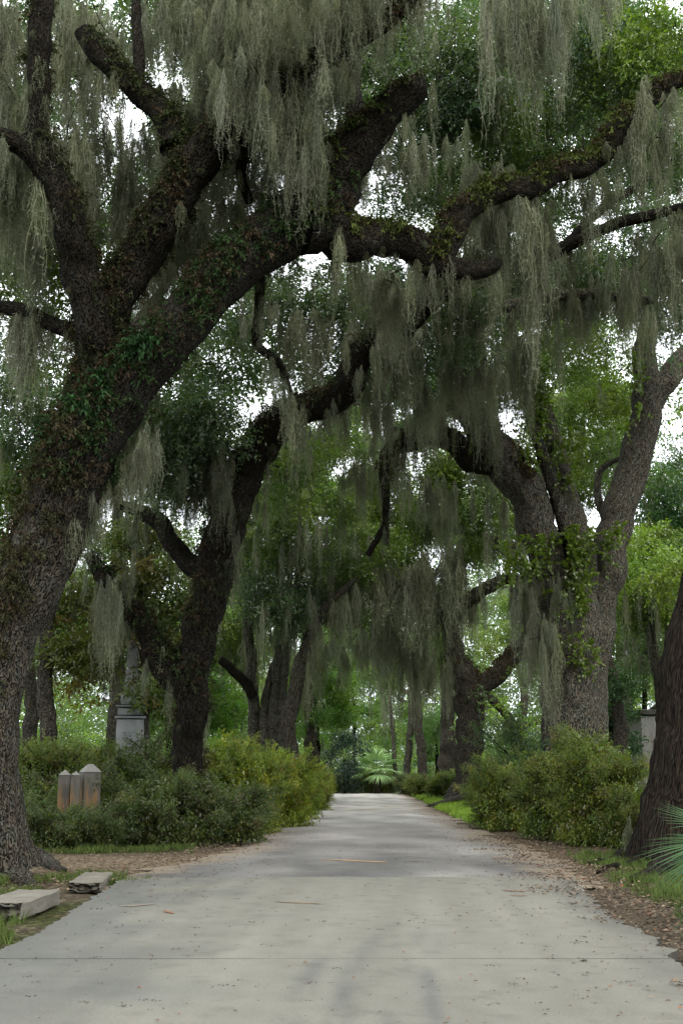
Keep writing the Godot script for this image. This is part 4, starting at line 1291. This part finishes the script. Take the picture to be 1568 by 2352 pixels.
func bushes():
	rng.seed = 3001
	var dark := Color(0.080, 0.118, 0.036)
	var mid := Color(0.122, 0.172, 0.038)
	var lite := Color(0.215, 0.285, 0.036)
	bush("low dark azalea right beside the stone posts", 285, 24.5, 150, 140, 420, "azalea", dark)
	bush("wide dark azalea in front of the arching oak's trunk", 410, 23.6, 240, 165, 760, "azalea", dark)
	bush("dark azalea at the hedge corner where the sandy path meets the lane", 520, 24.0, 170, 150, 520, "azalea", dark)
	bush("yellowish green azalea right of the arching oak's trunk", 540, 28.0, 200, 225, 720, "azalea", lite.lerp(mid, 0.4))
	bush("tall yellow-green azalea in the middle of the left hedge", 630, 31.0, 170, 205, 620, "azalea", lite)
	bush("yellow-green azalea near the far end of the left hedge", 690, 36.0, 100, 150, 320, "azalea", lite)
	bush("small light azalea closing the left hedge by the lane", 722, 44.0, 56, 90, 180, "azalea", lite)
	bush("tall azalea between the massive oak and the stone posts", 115, 27.0, 170, 225, 620, "azalea", mid)
	bush("rounded azalea directly behind the stone posts", 215, 28.5, 190, 240, 700, "azalea", mid.lerp(dark, 0.3))
	bush("azalea in front of the grey monument", 315, 28.0, 160, 225, 560, "azalea", dark)
	bush("light green azalea left of the arching oak's trunk", 385, 31.0, 110, 165, 300, "azalea", lite)
	bush("straggling shrub half hiding the stone posts from in front", 135, 22.5, 130, 66, 200, "azalea", dark, "", 0.8)
	bush("low leafy shrub at the foot of the thick stone post", 205, 22.6, 110, 60, 150, "azalea", dark, "", 0.8)
	bush("dark low shrub left of the leftmost stone post", 105, 24.8, 110, 140, 300, "azalea", dark)
	bush("azalea at the near foot of the elbow-limbed oak", 1145, 31.5, 130, 120, 400, "azalea", mid)
	bush("wide azalea in the middle of the right hedge", 1210, 29.5, 190, 185, 740, "azalea", mid.lerp(lite, 0.2))
	bush("azalea under the forked oak", 1300, 26.0, 210, 255, 860, "azalea", mid)
	bush("tall azalea beside the cedar trunk", 1385, 23.8, 190, 250, 900, "azalea", mid.lerp(lite, 0.25))
	bush("azalea tucked against the cedar's left side", 1460, 22.8, 100, 140, 380, "azalea", mid)
	bush("dark holly standing above the right azaleas", 1190, 31.0, 120, 310, 620, "oak", Color(0.052, 0.110, 0.036), "", 0.62)
	bush("young holly at the left of the forked oak", 1245, 30.5, 80, 220, 300, "oak", Color(0.052, 0.110, 0.036), "", 0.7)
	bush("low yellowish shrub under the fan palm", 862, 82.0, 90, 36, 130, "azalea", mid, "", 2.0)
	bush("small dark cone-shaped conifer beside the thin trunk", 932, 77.0, 22, 48, 60, "azalea", dark, "", 1.4)
	bush("low shrub right of the small conifer", 985, 70.0, 80, 44, 140, "azalea", mid, "", 1.8)
	bush("green shrub behind the verge, left of the elbow-limbed oak", 1030, 64.0, 70, 66, 150, "azalea", mid, "", 1.8)
	bush("low shrub at the far left of the lane's end", 760, 82.0, 80, 40, 120, "azalea", dark, "", 2.0)


func fan(root: Node3D, hub: Vector3, dir: Vector3, up: Vector3, reach: float, n: int, spread: float, col: Color, droop: float, width: float):
	# one fan-shaped palm leaf: narrow folded blades from a hub
	var side := dir.cross(up).normalized()
	var stem := MB.new()
	tube_into(stem, spline([[Vector3.ZERO + hub - dir * reach * 0.8 - Vector3(0, reach * 0.25, 0), 0.018], [hub - dir * reach * 0.35, 0.014], [hub, 0.01]], 0.2), 6, {"rough": 0.0, "tint": Color(0.12, 0.2, 0.06)})
	var st := put("fan_leaf", stem.mesh(), M.leaf, root)
	for k in n:
		var a := lerpf(-spread, spread, float(k) / (n - 1)) + rr(-0.04, 0.04)
		var d := (dir * cos(a) + side * sin(a)).normalized()
		var l := reach * rr(0.85, 1.05) * (1.0 - 0.18 * absf(a) / spread)
		var mb := MB.new()
		var wd := (up.cross(d)).normalized()
		var prev := hub
		var g := rr(0.75, 1.25)
		var c := Color(col.r * g, col.g * g, col.b * g)
		var rows := 7
		for q in rows + 1:
			var f := float(q) / rows
			var p := hub + d * l * f + Vector3(0, -droop * l * f * f * rr(0.9, 1.1), 0)
			var w := width * (0.35 + 1.3 * f if f < 0.45 else 0.94 * (1.0 - f) / 0.55 + 0.02)
			mb.v.append_array([p - wd * w, p + up * w * 0.35, p + wd * w])
			mb.c.append_array([c, c * 1.15, c])
			if q > 0:
				var b := (q - 1) * 3
				mb.i.append_array([b, b + 3, b + 1, b + 1, b + 3, b + 4, b + 1, b + 4, b + 2, b + 2, b + 4, b + 5])
		put("blade", mb.mesh(false), M.fern, st)


func palms():
	rng.seed = 4001
	var base := P(1640, 2010, 11.2) * Vector3(1, 0, 1)
	var pr := thing("palmetto", "palmetto with stiff grey-green fan leaves at the right edge", "palmetto", base)
	var toward := func(px: float, py: float, d: float) -> Vector3: return P(px, py, d) - base
	for q in [[1600, 1900, 11.0, 1440, 1830, 0.5, 16, 1.0, 0.10], [1600, 1935, 10.6, 1440, 1935, 0.62, 18, 1.15, 0.16], [1590, 1960, 10.2, 1460, 1990, 0.5, 16, 1.1, 0.3], [1590, 2040, 9.9, 1530, 2160, 0.42, 12, 0.8, 0.35], [1640, 1880, 11.4, 1560, 1760, 0.55, 14, 1.0, 0.1]]:
		var hub: Vector3 = toward.call(q[0], q[1], q[2])
		var tip: Vector3 = toward.call(q[3], q[4], q[2] + 0.1)
		fan(pr, hub + Vector3(0.12, 0, 0), (tip - hub).normalized(), Vector3(0.1, 0.9, 0.35).normalized() if q[4] < 2050 else Vector3(-0.7, 0.3, 0.6).normalized(), q[5], q[6], q[7], Color(0.036, 0.072, 0.030), q[8], 0.013)
	rng.seed = 4002
	var fb := P(866, 1812, 80) * Vector3(1, 0, 1)
	var fp := thing("fan_palm", "pale green fan palm at the far end of the lane", "palm", fb)
	put("trunk", cyl(0.2, 0.9), M.bark, fp, Vector3(0, 0.45, 0))
	for k in 17:
		var a := TAU * k / 17.0 * 4.0 + rr(-0.2, 0.2)
		var el := lerpf(-0.3, 1.2, k / 16.0)
		var d := Vector3(cos(a) * cos(el), sin(el), sin(a) * cos(el))
		var u := Vector3(-cos(a) * sin(el), cos(el), -sin(a) * sin(el))
		fan(fp, Vector3(0, 1.3, 0) + d * 0.8, d, u, 1.3, 17, 1.35, Color(0.22, 0.34, 0.15), 0.3, 0.042)
	# the smaller clump to its right, behind the trunks
	var rb := P(985, 1812, 86) * Vector3(1, 0, 1)
	var rp := thing("fan_palm", "partly hidden fan palm between the far cedar trunks", "palm", rb)
	for k in 9:
		var a := TAU * k / 9.0 + rr(-0.2, 0.2)
		var el := rr(0.1, 1.0)
		var d := Vector3(cos(a) * cos(el), sin(el), sin(a) * cos(el))
		var u := Vector3(-cos(a) * sin(el), cos(el), -sin(a) * sin(el))
		fan(rp, Vector3(0, 1.3, 0) + d * 0.7, d, u, 1.0, 9, 1.1, Color(0.1, 0.2, 0.1), 0.3, 0.05)


func cyl(r: float, h: float) -> CylinderMesh:
	var m := CylinderMesh.new()
	m.top_radius = r * 0.9
	m.bottom_radius = r
	m.height = h
	m.radial_segments = 14
	return m


# ---------------------------------------------------------------- stone
# a block with chipped, softened edges: corners are moved by noise, faces are cut into a grid
func block(size: Vector3, chip: float, rough: float, col: Color, stain := Color(0, 0, 0, 0), cells := 6, broken := 0) -> ArrayMesh:
	var mb := MB.new()
	var ax := [Vector3.RIGHT, Vector3.UP, Vector3.BACK]
	for f in 6:
		var n: Vector3 = ax[f / 2] * (1 if f % 2 else -1)
		var u: Vector3 = ax[(f / 2 + 1) % 3]
		var v: Vector3 = n.cross(u)
		var start := mb.v.size()
		for a in cells + 1:
			for b in cells + 1:
				var q := n + u * (2.0 * a / cells - 1) + v * (2.0 * b / cells - 1)
				var p := q * size * 0.5
				# pull the edges in a little
				var near := 0
				var inner := Vector3(absf(q.x), absf(q.y), absf(q.z))
				for k in 3:
					if inner[k] > 0.99:
						near += 1
				if near > 1:
					p -= q.normalized() * chip * (0.6 + 1.4 * absf(lump.get_noise_3dv(p * 9.0)))
				p += Vector3(lump.get_noise_3dv(p * 5.0), lump.get_noise_3dv(p * 5.0 + Vector3(7, 0, 0)), lump.get_noise_3dv(p * 5.0 + Vector3(0, 7, 0))) * rough
				if broken == f + 1:
					p += n * (lump.get_noise_3dv(q * 3.0) * 0.6 - 0.12) * 0.22
				mb.v.append(p)
				mb.n.append(n)
				var c := col * (1.0 + 0.35 * lump.get_noise_3dv(p * 4.0))
				if broken == f + 1:
					c = c * 0.5
				if stain.a > 0.0:
					var s := clampf((lump.get_noise_3dv(Vector3(p.x * 9.0, p.y * 1.3, p.z * 9.0)) + 0.16) * 3.0, 0, 1) * clampf((0.38 * size.y - p.y) * 4.0, 0, 1)
					c = c.lerp(stain, s * stain.a)
				mb.c.append(Color(c.r, c.g, c.b))
		for a in cells:
			for b in cells:
				var k := start + a * (cells + 1) + b
				mb.i.append_array([k, k + 1, k + cells + 1, k + 1, k + cells + 2, k + cells + 1])
	mb.n.clear()
	return mb.mesh(false)


func pyramid(w: float, dp: float, h: float, col: Color, ridge := 0.0) -> ArrayMesh:
	var mb := MB.new()
	var x := w / 2
	var z := dp / 2
	var a := Vector3(-x, 0, z)
	var b := Vector3(x, 0, z)
	var c := Vector3(x, 0, -z)
	var d := Vector3(-x, 0, -z)
	var t0 := Vector3(-ridge, h, 0)
	var t1 := Vector3(ridge, h, 0)
	for f in [[a, t0, t1, b], [b, t1, c], [c, t1, t0, d], [d, t0, a]]:
		mb.flat(PackedVector3Array(f), col)
	return mb.mesh(true)


func stonework():
	rng.seed = 5001
	var grey := Color(0.135, 0.13, 0.112)
	var rust := Color(0.34, 0.18, 0.06, 0.62)
	# three gate posts: each a shaft under a pyramid cap
	for q in [["slim stone post with rust streaks, leftmost of the three capped posts", 150, 1768, 1905, 24.0, 27, 0.1], ["narrowest stone post, standing between the other two capped posts", 175, 1771, 1915, 23.6, 21, 0.15], ["thick tall stone post with pointed cap and orange rust on its corners", 208, 1755, 1900, 23.8, 40, 0.5]]:
		var d: float = q[4]
		var base := P(q[1], 1776, d) * Vector3(1, 0, 1)
		var top := P(q[1], q[2], d).y
		var w := size_at(q[5], 1830, d)
		var o := thing("stone_post", q[0], "stone post", base, "capped stone posts by the left hedge")
		o.rotation.y = q[6]
		var capped := w * 0.45
		put("shaft", block(Vector3(w, top - capped, w), 0.008, 0.004, grey, rust, 10), M.stone, o, Vector3(0, (top - capped) / 2, 0))
		put("cap", pyramid(w * 1.02, w * 1.02, capped, Color(0.25, 0.245, 0.225), w * 0.16 if q[5] > 30 else 0.0), M.stone, o, Vector3(0, top - capped + 0.002, 0))
	for q in [["short stone kerb post at the massive oak's right side", 70, 1893, 1938, 23.2, 20, 0.5], ["low stone coping block left of the posts", 106, 1910, 1930, 24.2, 44, 0.9], ["low coping block in front of the slim post", 142, 1902, 1932, 23.4, 40, 0.6], ["low coping block at the foot of the thick post", 195, 1908, 1922, 23.4, 30, 0.6]]:
		var d: float = q[4]
		var base := P(q[1], 1776, d) * Vector3(1, 0, 1)
		var h := P(q[1], q[2], d).y
		var o := put("coping_stone", block(Vector3(size_at(q[5], 1900, d), h + 0.05, q[6] * 0.6), 0.015, 0.01, Color(0.17, 0.16, 0.135), Color(0, 0, 0, 0), 6), M.stone)
		o.position = base + Vector3(0, h / 2 - 0.025, 0)
		tag(o, q[0], "stone block", "low coping stones by the left hedge")
	# two broken kerb blocks beside the apron
	for q in [["large broken concrete kerb block at the left edge", 50, 2110, 141, 2075, 0.155, 0.42], ["smaller broken concrete kerb block nearer the sandy path", 231, 2046, 262, 2020, 0.11, 0.34]]:
		var a := G(q[1], q[2])
		var b := G(q[3], q[4])
		var l := a.distance_to(b)
		var dir := (b - a).normalized()
		var o := put("kerb_block", block(Vector3(q[6], q[5], l), 0.018, 0.012, Color(0.225, 0.21, 0.175), Color(0, 0, 0, 0), 9, 6), M.stone)
		o.basis = Basis.looking_at(dir, Vector3.UP)
		var left := dir.cross(Vector3.DOWN)
		o.position = (a + b) / 2 + left * q[6] / 2 + Vector3(0, q[5] / 2 - 0.02, 0)
		tag(o, q[0], "kerb block", "broken kerb blocks left of the apron")
	# the grey tiered monument behind the left hedge
	var D := 34.0
	var mbase := P(297, 1776, D) * Vector3(1, 0, 1)
	var u := D / F
	var mo := thing("monument", "tall grey stone monument with cornice and tapering shaft behind the left hedge", "monument", mbase)
	mo.rotation.y = 0.12
	var g2 := Color(0.30, 0.32, 0.32)
	var y := 0.0
	for q in [["plinth", 84, 110], ["pedestal", 62, 118], ["cornice", 70, 8], ["upper_course", 58, 18], ["upper_cornice", 66, 6], ["shaft_base", 46, 30], ["shaft", 34, 28], ["shaft", 30, 26], ["shaft", 25, 70], ["shaft", 20, 60]]:
		var ym: float = y + q[2] * u / 2
		put(q[0], block(Vector3(q[1] * u, q[2] * u - 0.01, q[1] * u), 0.02, 0.008, g2, Color(0, 0, 0, 0), 5), M.stone, mo, Vector3(0, ym, 0))
		y += q[2] * u
	put("arched_panel", block(Vector3(34 * u, 60 * u, 0.08), 0.02, 0.004, Color(0.24, 0.26, 0.27), Color(0, 0, 0, 0), 4), M.stone, mo, Vector3(0, 170 * u, 31 * u + 0.03))
	put("cap", pyramid(22 * u, 22 * u, 16 * u, g2), M.stone, mo, Vector3(0, y, 0))
	# pale mausoleum behind the cedar
	D = 50.0
	u = D / F
	var hb := P(1490, 1776, D) * Vector3(1, 0, 1)
	var h := thing("mausoleum", "pale stone mausoleum with dark curved roof slab behind the cedar trunk", "mausoleum", hb)
	h.rotation.y = 0.3
	put("wall", block(Vector3(64 * u, 200 * u, 60 * u), 0.03, 0.01, Color(0.42, 0.42, 0.39), Color(0.25, 0.16, 0.12, 0.5), 8), M.stone, h, Vector3(0, 100 * u, 0))
	put("roof", block(Vector3(80 * u, 13 * u, 76 * u), 0.06, 0.02, Color(0.12, 0.115, 0.105), Color(0, 0, 0, 0), 6), M.stone, h, Vector3(0, 208 * u, 0))
	put("door", block(Vector3(22 * u, 150 * u, 0.1), 0.02, 0.004, Color(0.2, 0.2, 0.21), Color(0, 0, 0, 0), 4), M.stone, h, Vector3(8 * u, 75 * u, 30 * u + 0.02))
	# small grave marks at the far end
	D = 70.0
	u = D / F
	var ub := P(1000, 1776, D) * Vector3(1, 0, 1)
	var ur := thing("urn", "small pale stone urn on a pedestal left of the elbow-limbed oak", "urn", ub)
	put("pedestal", block(Vector3(9 * u, 30 * u, 9 * u), 0.01, 0.004, Color(0.4, 0.41, 0.42), Color(0, 0, 0, 0), 4), M.stone, ur, Vector3(0, 15 * u, 0))
	var sp_ := SphereMesh.new()
	sp_.radius = 6 * u
	sp_.height = 13 * u
	put("bowl", sp_, M.stone, ur, Vector3(0, 36 * u, 0))
	put("lid", pyramid(5 * u, 5 * u, 8 * u, Color(0.42, 0.43, 0.44)), M.stone, ur, Vector3(0, 42 * u, 0))
	for q in [["small pale headstone beside the far cone-shaped conifer", 952, 78.0, 10, 40], ["white low stone marker where the lane ends", 920, 79.0, 11, 7], ["slim grey headstone behind the far low shrubs", 968, 76.0, 8, 36]]:
		var d: float = q[2]
		var b := P(q[1], 1776, d) * Vector3(1, 0, 1)
		var o := put("headstone", block(Vector3(q[3] * d / F, q[4] * d / F, 0.2), 0.03, 0.01, Color(0.48, 0.49, 0.5), Color(0, 0, 0, 0), 4), M.stone)
		o.position = b + Vector3(0, q[4] * d / F / 2, 0)
		tag(o, q[0], "headstone")


# ---------------------------------------------------------------- grass, fallen leaves, twigs
func ground_cover():
	rng.seed = 6001
	var tuft := MB.new()
	for k in 16:
		var a := rr(0, TAU)
		var p := Vector3(cos(a), 0, sin(a)) * rr(0, 0.07)
		var l := Vector3(rr(-0.05, 0.05), rr(0.05, 0.11), rr(-0.05, 0.05))
		var s := Vector3(cos(a + 1.5), 0, sin(a + 1.5)) * 0.0045
		var i := tuft.v.size()
		var g := rr(0.75, 1.25)
		tuft.v.append_array([p - s, p + s, p + l])
		tuft.c.append_array([Color(g, g, g), Color(g, g, g), Color(g * 1.2, g * 1.1, g)])
		tuft.i.append_array([i, i + 1, i + 2])
	var tm := tuft.mesh(false)
	var xf := []
	var col := []
	for k in 150000:
		var d := 6.0 + 76.0 * pow(rr(0, 1), 1.6)
		var x := rr(-1, 1) * (3.0 + d * 0.3)
		if absf(x) > d * 0.27 + 0.5:
			continue
		if rr(0, 1) > grassy(x, d):
			continue
		if d < 15.0 and x > -d * 0.16 - 0.8 and x < d * 0.16 + 0.6:
			continue
		var sc := rr(0.7, 1.4) * (1.0 + clampf((d - 30.0) / 40.0, 0, 1))
		xf.append(Transform3D(Basis.from_euler(Vector3(0, rr(0, TAU), 0)).scaled(Vector3.ONE * sc), Vector3(x, height(d) - 0.02, -d)))
		var g := rr(0.7, 1.25)
		var c := Color(0.06, 0.09, 0.024) if d < 30.0 else Color(0.19, 0.31, 0.045)
		col.append(Color(c.r * g, c.g * g, c.b * g))
	var gr := scatter("grass", tm, M.dull, xf, col)
	tag(gr, "short patchy grass on the verges", "grass", "", "stuff")
	# fallen oak leaves, thick on the verges, thin on the concrete
	var lf := []
	for v in 3:
		var mb := MB.new()
		leaf_into(mb, Vector3(-0.035, 0.004, 0), Vector3(1, rr(0.0, 0.25), 0).normalized(), Vector3(0, rr(-0.3, 0.3), 1).normalized(), 0.05, 0.022, Color(1, 1, 1))
		lf.append(mb.mesh(false))
	var bx := [[], [], []]
	var bc := [[], [], []]
	for k in 70000:
		var d := 5.5 + 38.0 * pow(rr(0, 1), 1.5)
		var x := rr(-1, 1) * (2.5 + d * 0.28)
		var l := table_x(edge_l, maxf(d, 15.4))
		var r := table_x(edge_r, maxf(d, 15.4))
		if d < 15.4:
			l = -3.2 + (15.4 - d) * 0.02
			r = 2.75
		var on := minf(x - l, r - x)
		var y := 0.0
		var keep := 0.0
		if on < 0.0:
			keep = 0.55 + 0.9 * soft.get_noise_2d(x * 3.0, d * 3.0)
			keep *= 0.8 - 0.7 * grassy(x, d)
		else:
			keep = 0.6 * exp(-maxf(0.0, on + 0.5 * soft.get_noise_2d(x * 2.0, d * 2.0)) / (0.35 if x > 0 else 0.16)) + 0.04 * clampf(0.3 + absf(x) * 0.4, 0, 1.2)
			y = 0.05 if d < 15.6 else 0.03
			if d > 15.6:
				keep = 0.5 * exp(-maxf(0.0, on + soft.get_noise_2d(x, d)) / 0.7) + 0.02
		if rr(0, 1) > keep:
			continue
		var v := rng.randi() % 3
		var small := 0.62 if on > 0.3 else 1.0
		bx[v].append(Transform3D(Basis.from_euler(Vector3(rr(-0.2, 0.2), rr(0, TAU), rr(-0.2, 0.2))).scaled(Vector3.ONE * rr(0.5, 1.25) * small), Vector3(x, y + height(d), -d)))
		var pick := rng.randi() % 10
		var c := Color(0.13, 0.085, 0.055)
		if pick < 3:
			c = Color(0.075, 0.055, 0.042)
		elif pick < 6:
			c = Color(0.19, 0.148, 0.108)
		elif pick == 6:
			c = Color(0.2, 0.07, 0.03)
		var g := rr(0.7, 1.2)
		bc[v].append(Color(c.r * g, c.g * g, c.b * g))
	# drifts along the edges of the concrete and the gravel
	for k in 13000:
		var d := 5.5 + 20.0 * pow(rr(0, 1), 1.2)
		var right := rr(0, 1) < 0.66
		var e := table_x(edge_r if right else edge_l, maxf(d, 15.4))
		if d < 15.4:
			e = lerpf(2.78, 2.55, (d - 5.5) / 9.9) if right else lerpf(-3.3, -2.45, clampf((d - 8.5) / 7.0, 0, 1))
		var off := rr(-0.5, 0.6) + 0.75 * soft.get_noise_2d(d * 2.5, 40.0 if right else 90.0)
		if not right:
			off = rr(-0.25, 0.6) + 0.2
		if rr(0, 1) > 0.55 + soft.get_noise_2d(d * 7.0, off * 5.0):
			continue
		var x := e + off if right else e - off
		var y := 0.05 if off < 0.0 and d < 15.4 else 0.03
		var v := rng.randi() % 3
		bx[v].append(Transform3D(Basis.from_euler(Vector3(rr(-0.35, 0.35), rr(0, TAU), rr(-0.35, 0.35))).scaled(Vector3.ONE * rr(0.5, 1.2)), Vector3(x, y + rr(0, 0.02), -d)))
		var g := rr(0.5, 1.3)
		var c: Color = [Color(0.105, 0.078, 0.056), Color(0.075, 0.058, 0.045), Color(0.185, 0.145, 0.105), Color(0.135, 0.102, 0.074)][rng.randi() % 4]
		bc[v].append(Color(c.r * g, c.g * g, c.b * g))
	var lr := Node3D.new()
	lr.name = "fallen_leaves"
	add_child(lr)
	tag(lr, "scattered dead brown oak leaves along the lane and verges", "fallen leaves", "", "stuff")
	for v in 3:
		scatter("fallen_leaves", lf[v], M.dull, bx[v], bc[v], lr)
	var crumb := MB.new()
	for k in 5:
		leaf_into(crumb, rand_dir() * Vector3(0.02, 0.0, 0.02) + Vector3(0, 0.003, 0), Vector3(rr(-1, 1), 0.05, rr(-1, 1)).normalized(), Vector3(rr(-1, 1), 0.2, rr(-1, 1)).normalized(), 0.028, 0.009, Color(1, 1, 1))
	var cx := []
	var cc := []
	for k in 1200:
		var d := 5.6 + 17.0 * pow(rr(0, 1), 1.3)
		var x := rr(-3.2, 2.8)
		if rr(0, 1) > 0.35 + soft.get_noise_2d(x * 1.2 + 70.0, d * 1.2) * 1.2 + 0.12 * absf(x):
			continue
		cx.append(Transform3D(Basis.from_euler(Vector3(0, rr(0, TAU), 0)).scaled(Vector3(1, 1, 1) * rr(0.3, 0.9)), Vector3(x, 0.047 if d < 15.5 else 0.035, -d)))
		var g := rr(0.5, 1.2)
		cc.append(Color(0.075 * g, 0.062 * g, 0.045 * g))
	scatter("leaf_crumbs", crumb.mesh(false), M.dull, cx, cc, lr)
	# strips of shed bark, moss and twigs on the lane
	for q in [["long flat strip of brown debris on the concrete, centre left", 632, 2084, 738, 2089, 0.03, Color(0.15, 0.13, 0.105)], ["dark strand of debris lying on the left of the concrete", 268, 2096, 360, 2090, 0.018, Color(0.16, 0.145, 0.12)], ["tawny twig heap across the gravel behind the concrete", 735, 1980, 890, 1988, 0.03, Color(0.24, 0.18, 0.115)], ["thin dark twig on the gravel right of the tawny twigs", 930, 1985, 976, 1986, 0.012, Color(0.1, 0.085, 0.07)], ["brown twig on the right of the concrete", 1152, 2057, 1208, 2060, 0.014, Color(0.15, 0.11, 0.085)], ["short brown twig just in front of the longer right one", 1172, 2069, 1212, 2070, 0.012, Color(0.16, 0.12, 0.09)], ["tiny reddish twig near the dark strand on the left concrete", 376, 2106, 400, 2112, 0.02, Color(0.17, 0.1, 0.06)], ["dark fallen twig near the bottom right of the concrete", 1330, 2225, 1350, 2226, 0.01, Color(0.05, 0.045, 0.04)]]:
		var a := G(q[1], q[2])
		var b := G(q[3], q[4])
		var up := 0.052 if -a.z < 15.3 else 0.04
		a.y = up
		b.y = up
		var mb := MB.new()
		var pts := []
		for k in 6:
			var f := k / 5.0
			pts.append([a.lerp(b, f) + Vector3(0, 0, rr(-0.04, 0.04)), q[5] * (0.25 + sin(f * PI)) * rr(0.8, 1.2)])
		tube_into(mb, spline(pts, 0.05), 7, {"rough": 0.3, "tint": q[6]})
		for k in mb.v.size():
			mb.v[k].y = up + (mb.v[k].y - up) * 0.35
		var o := put("twig", mb.mesh(), M.dull)
		tag(o, q[0], "twig", "twigs and debris on the lane")
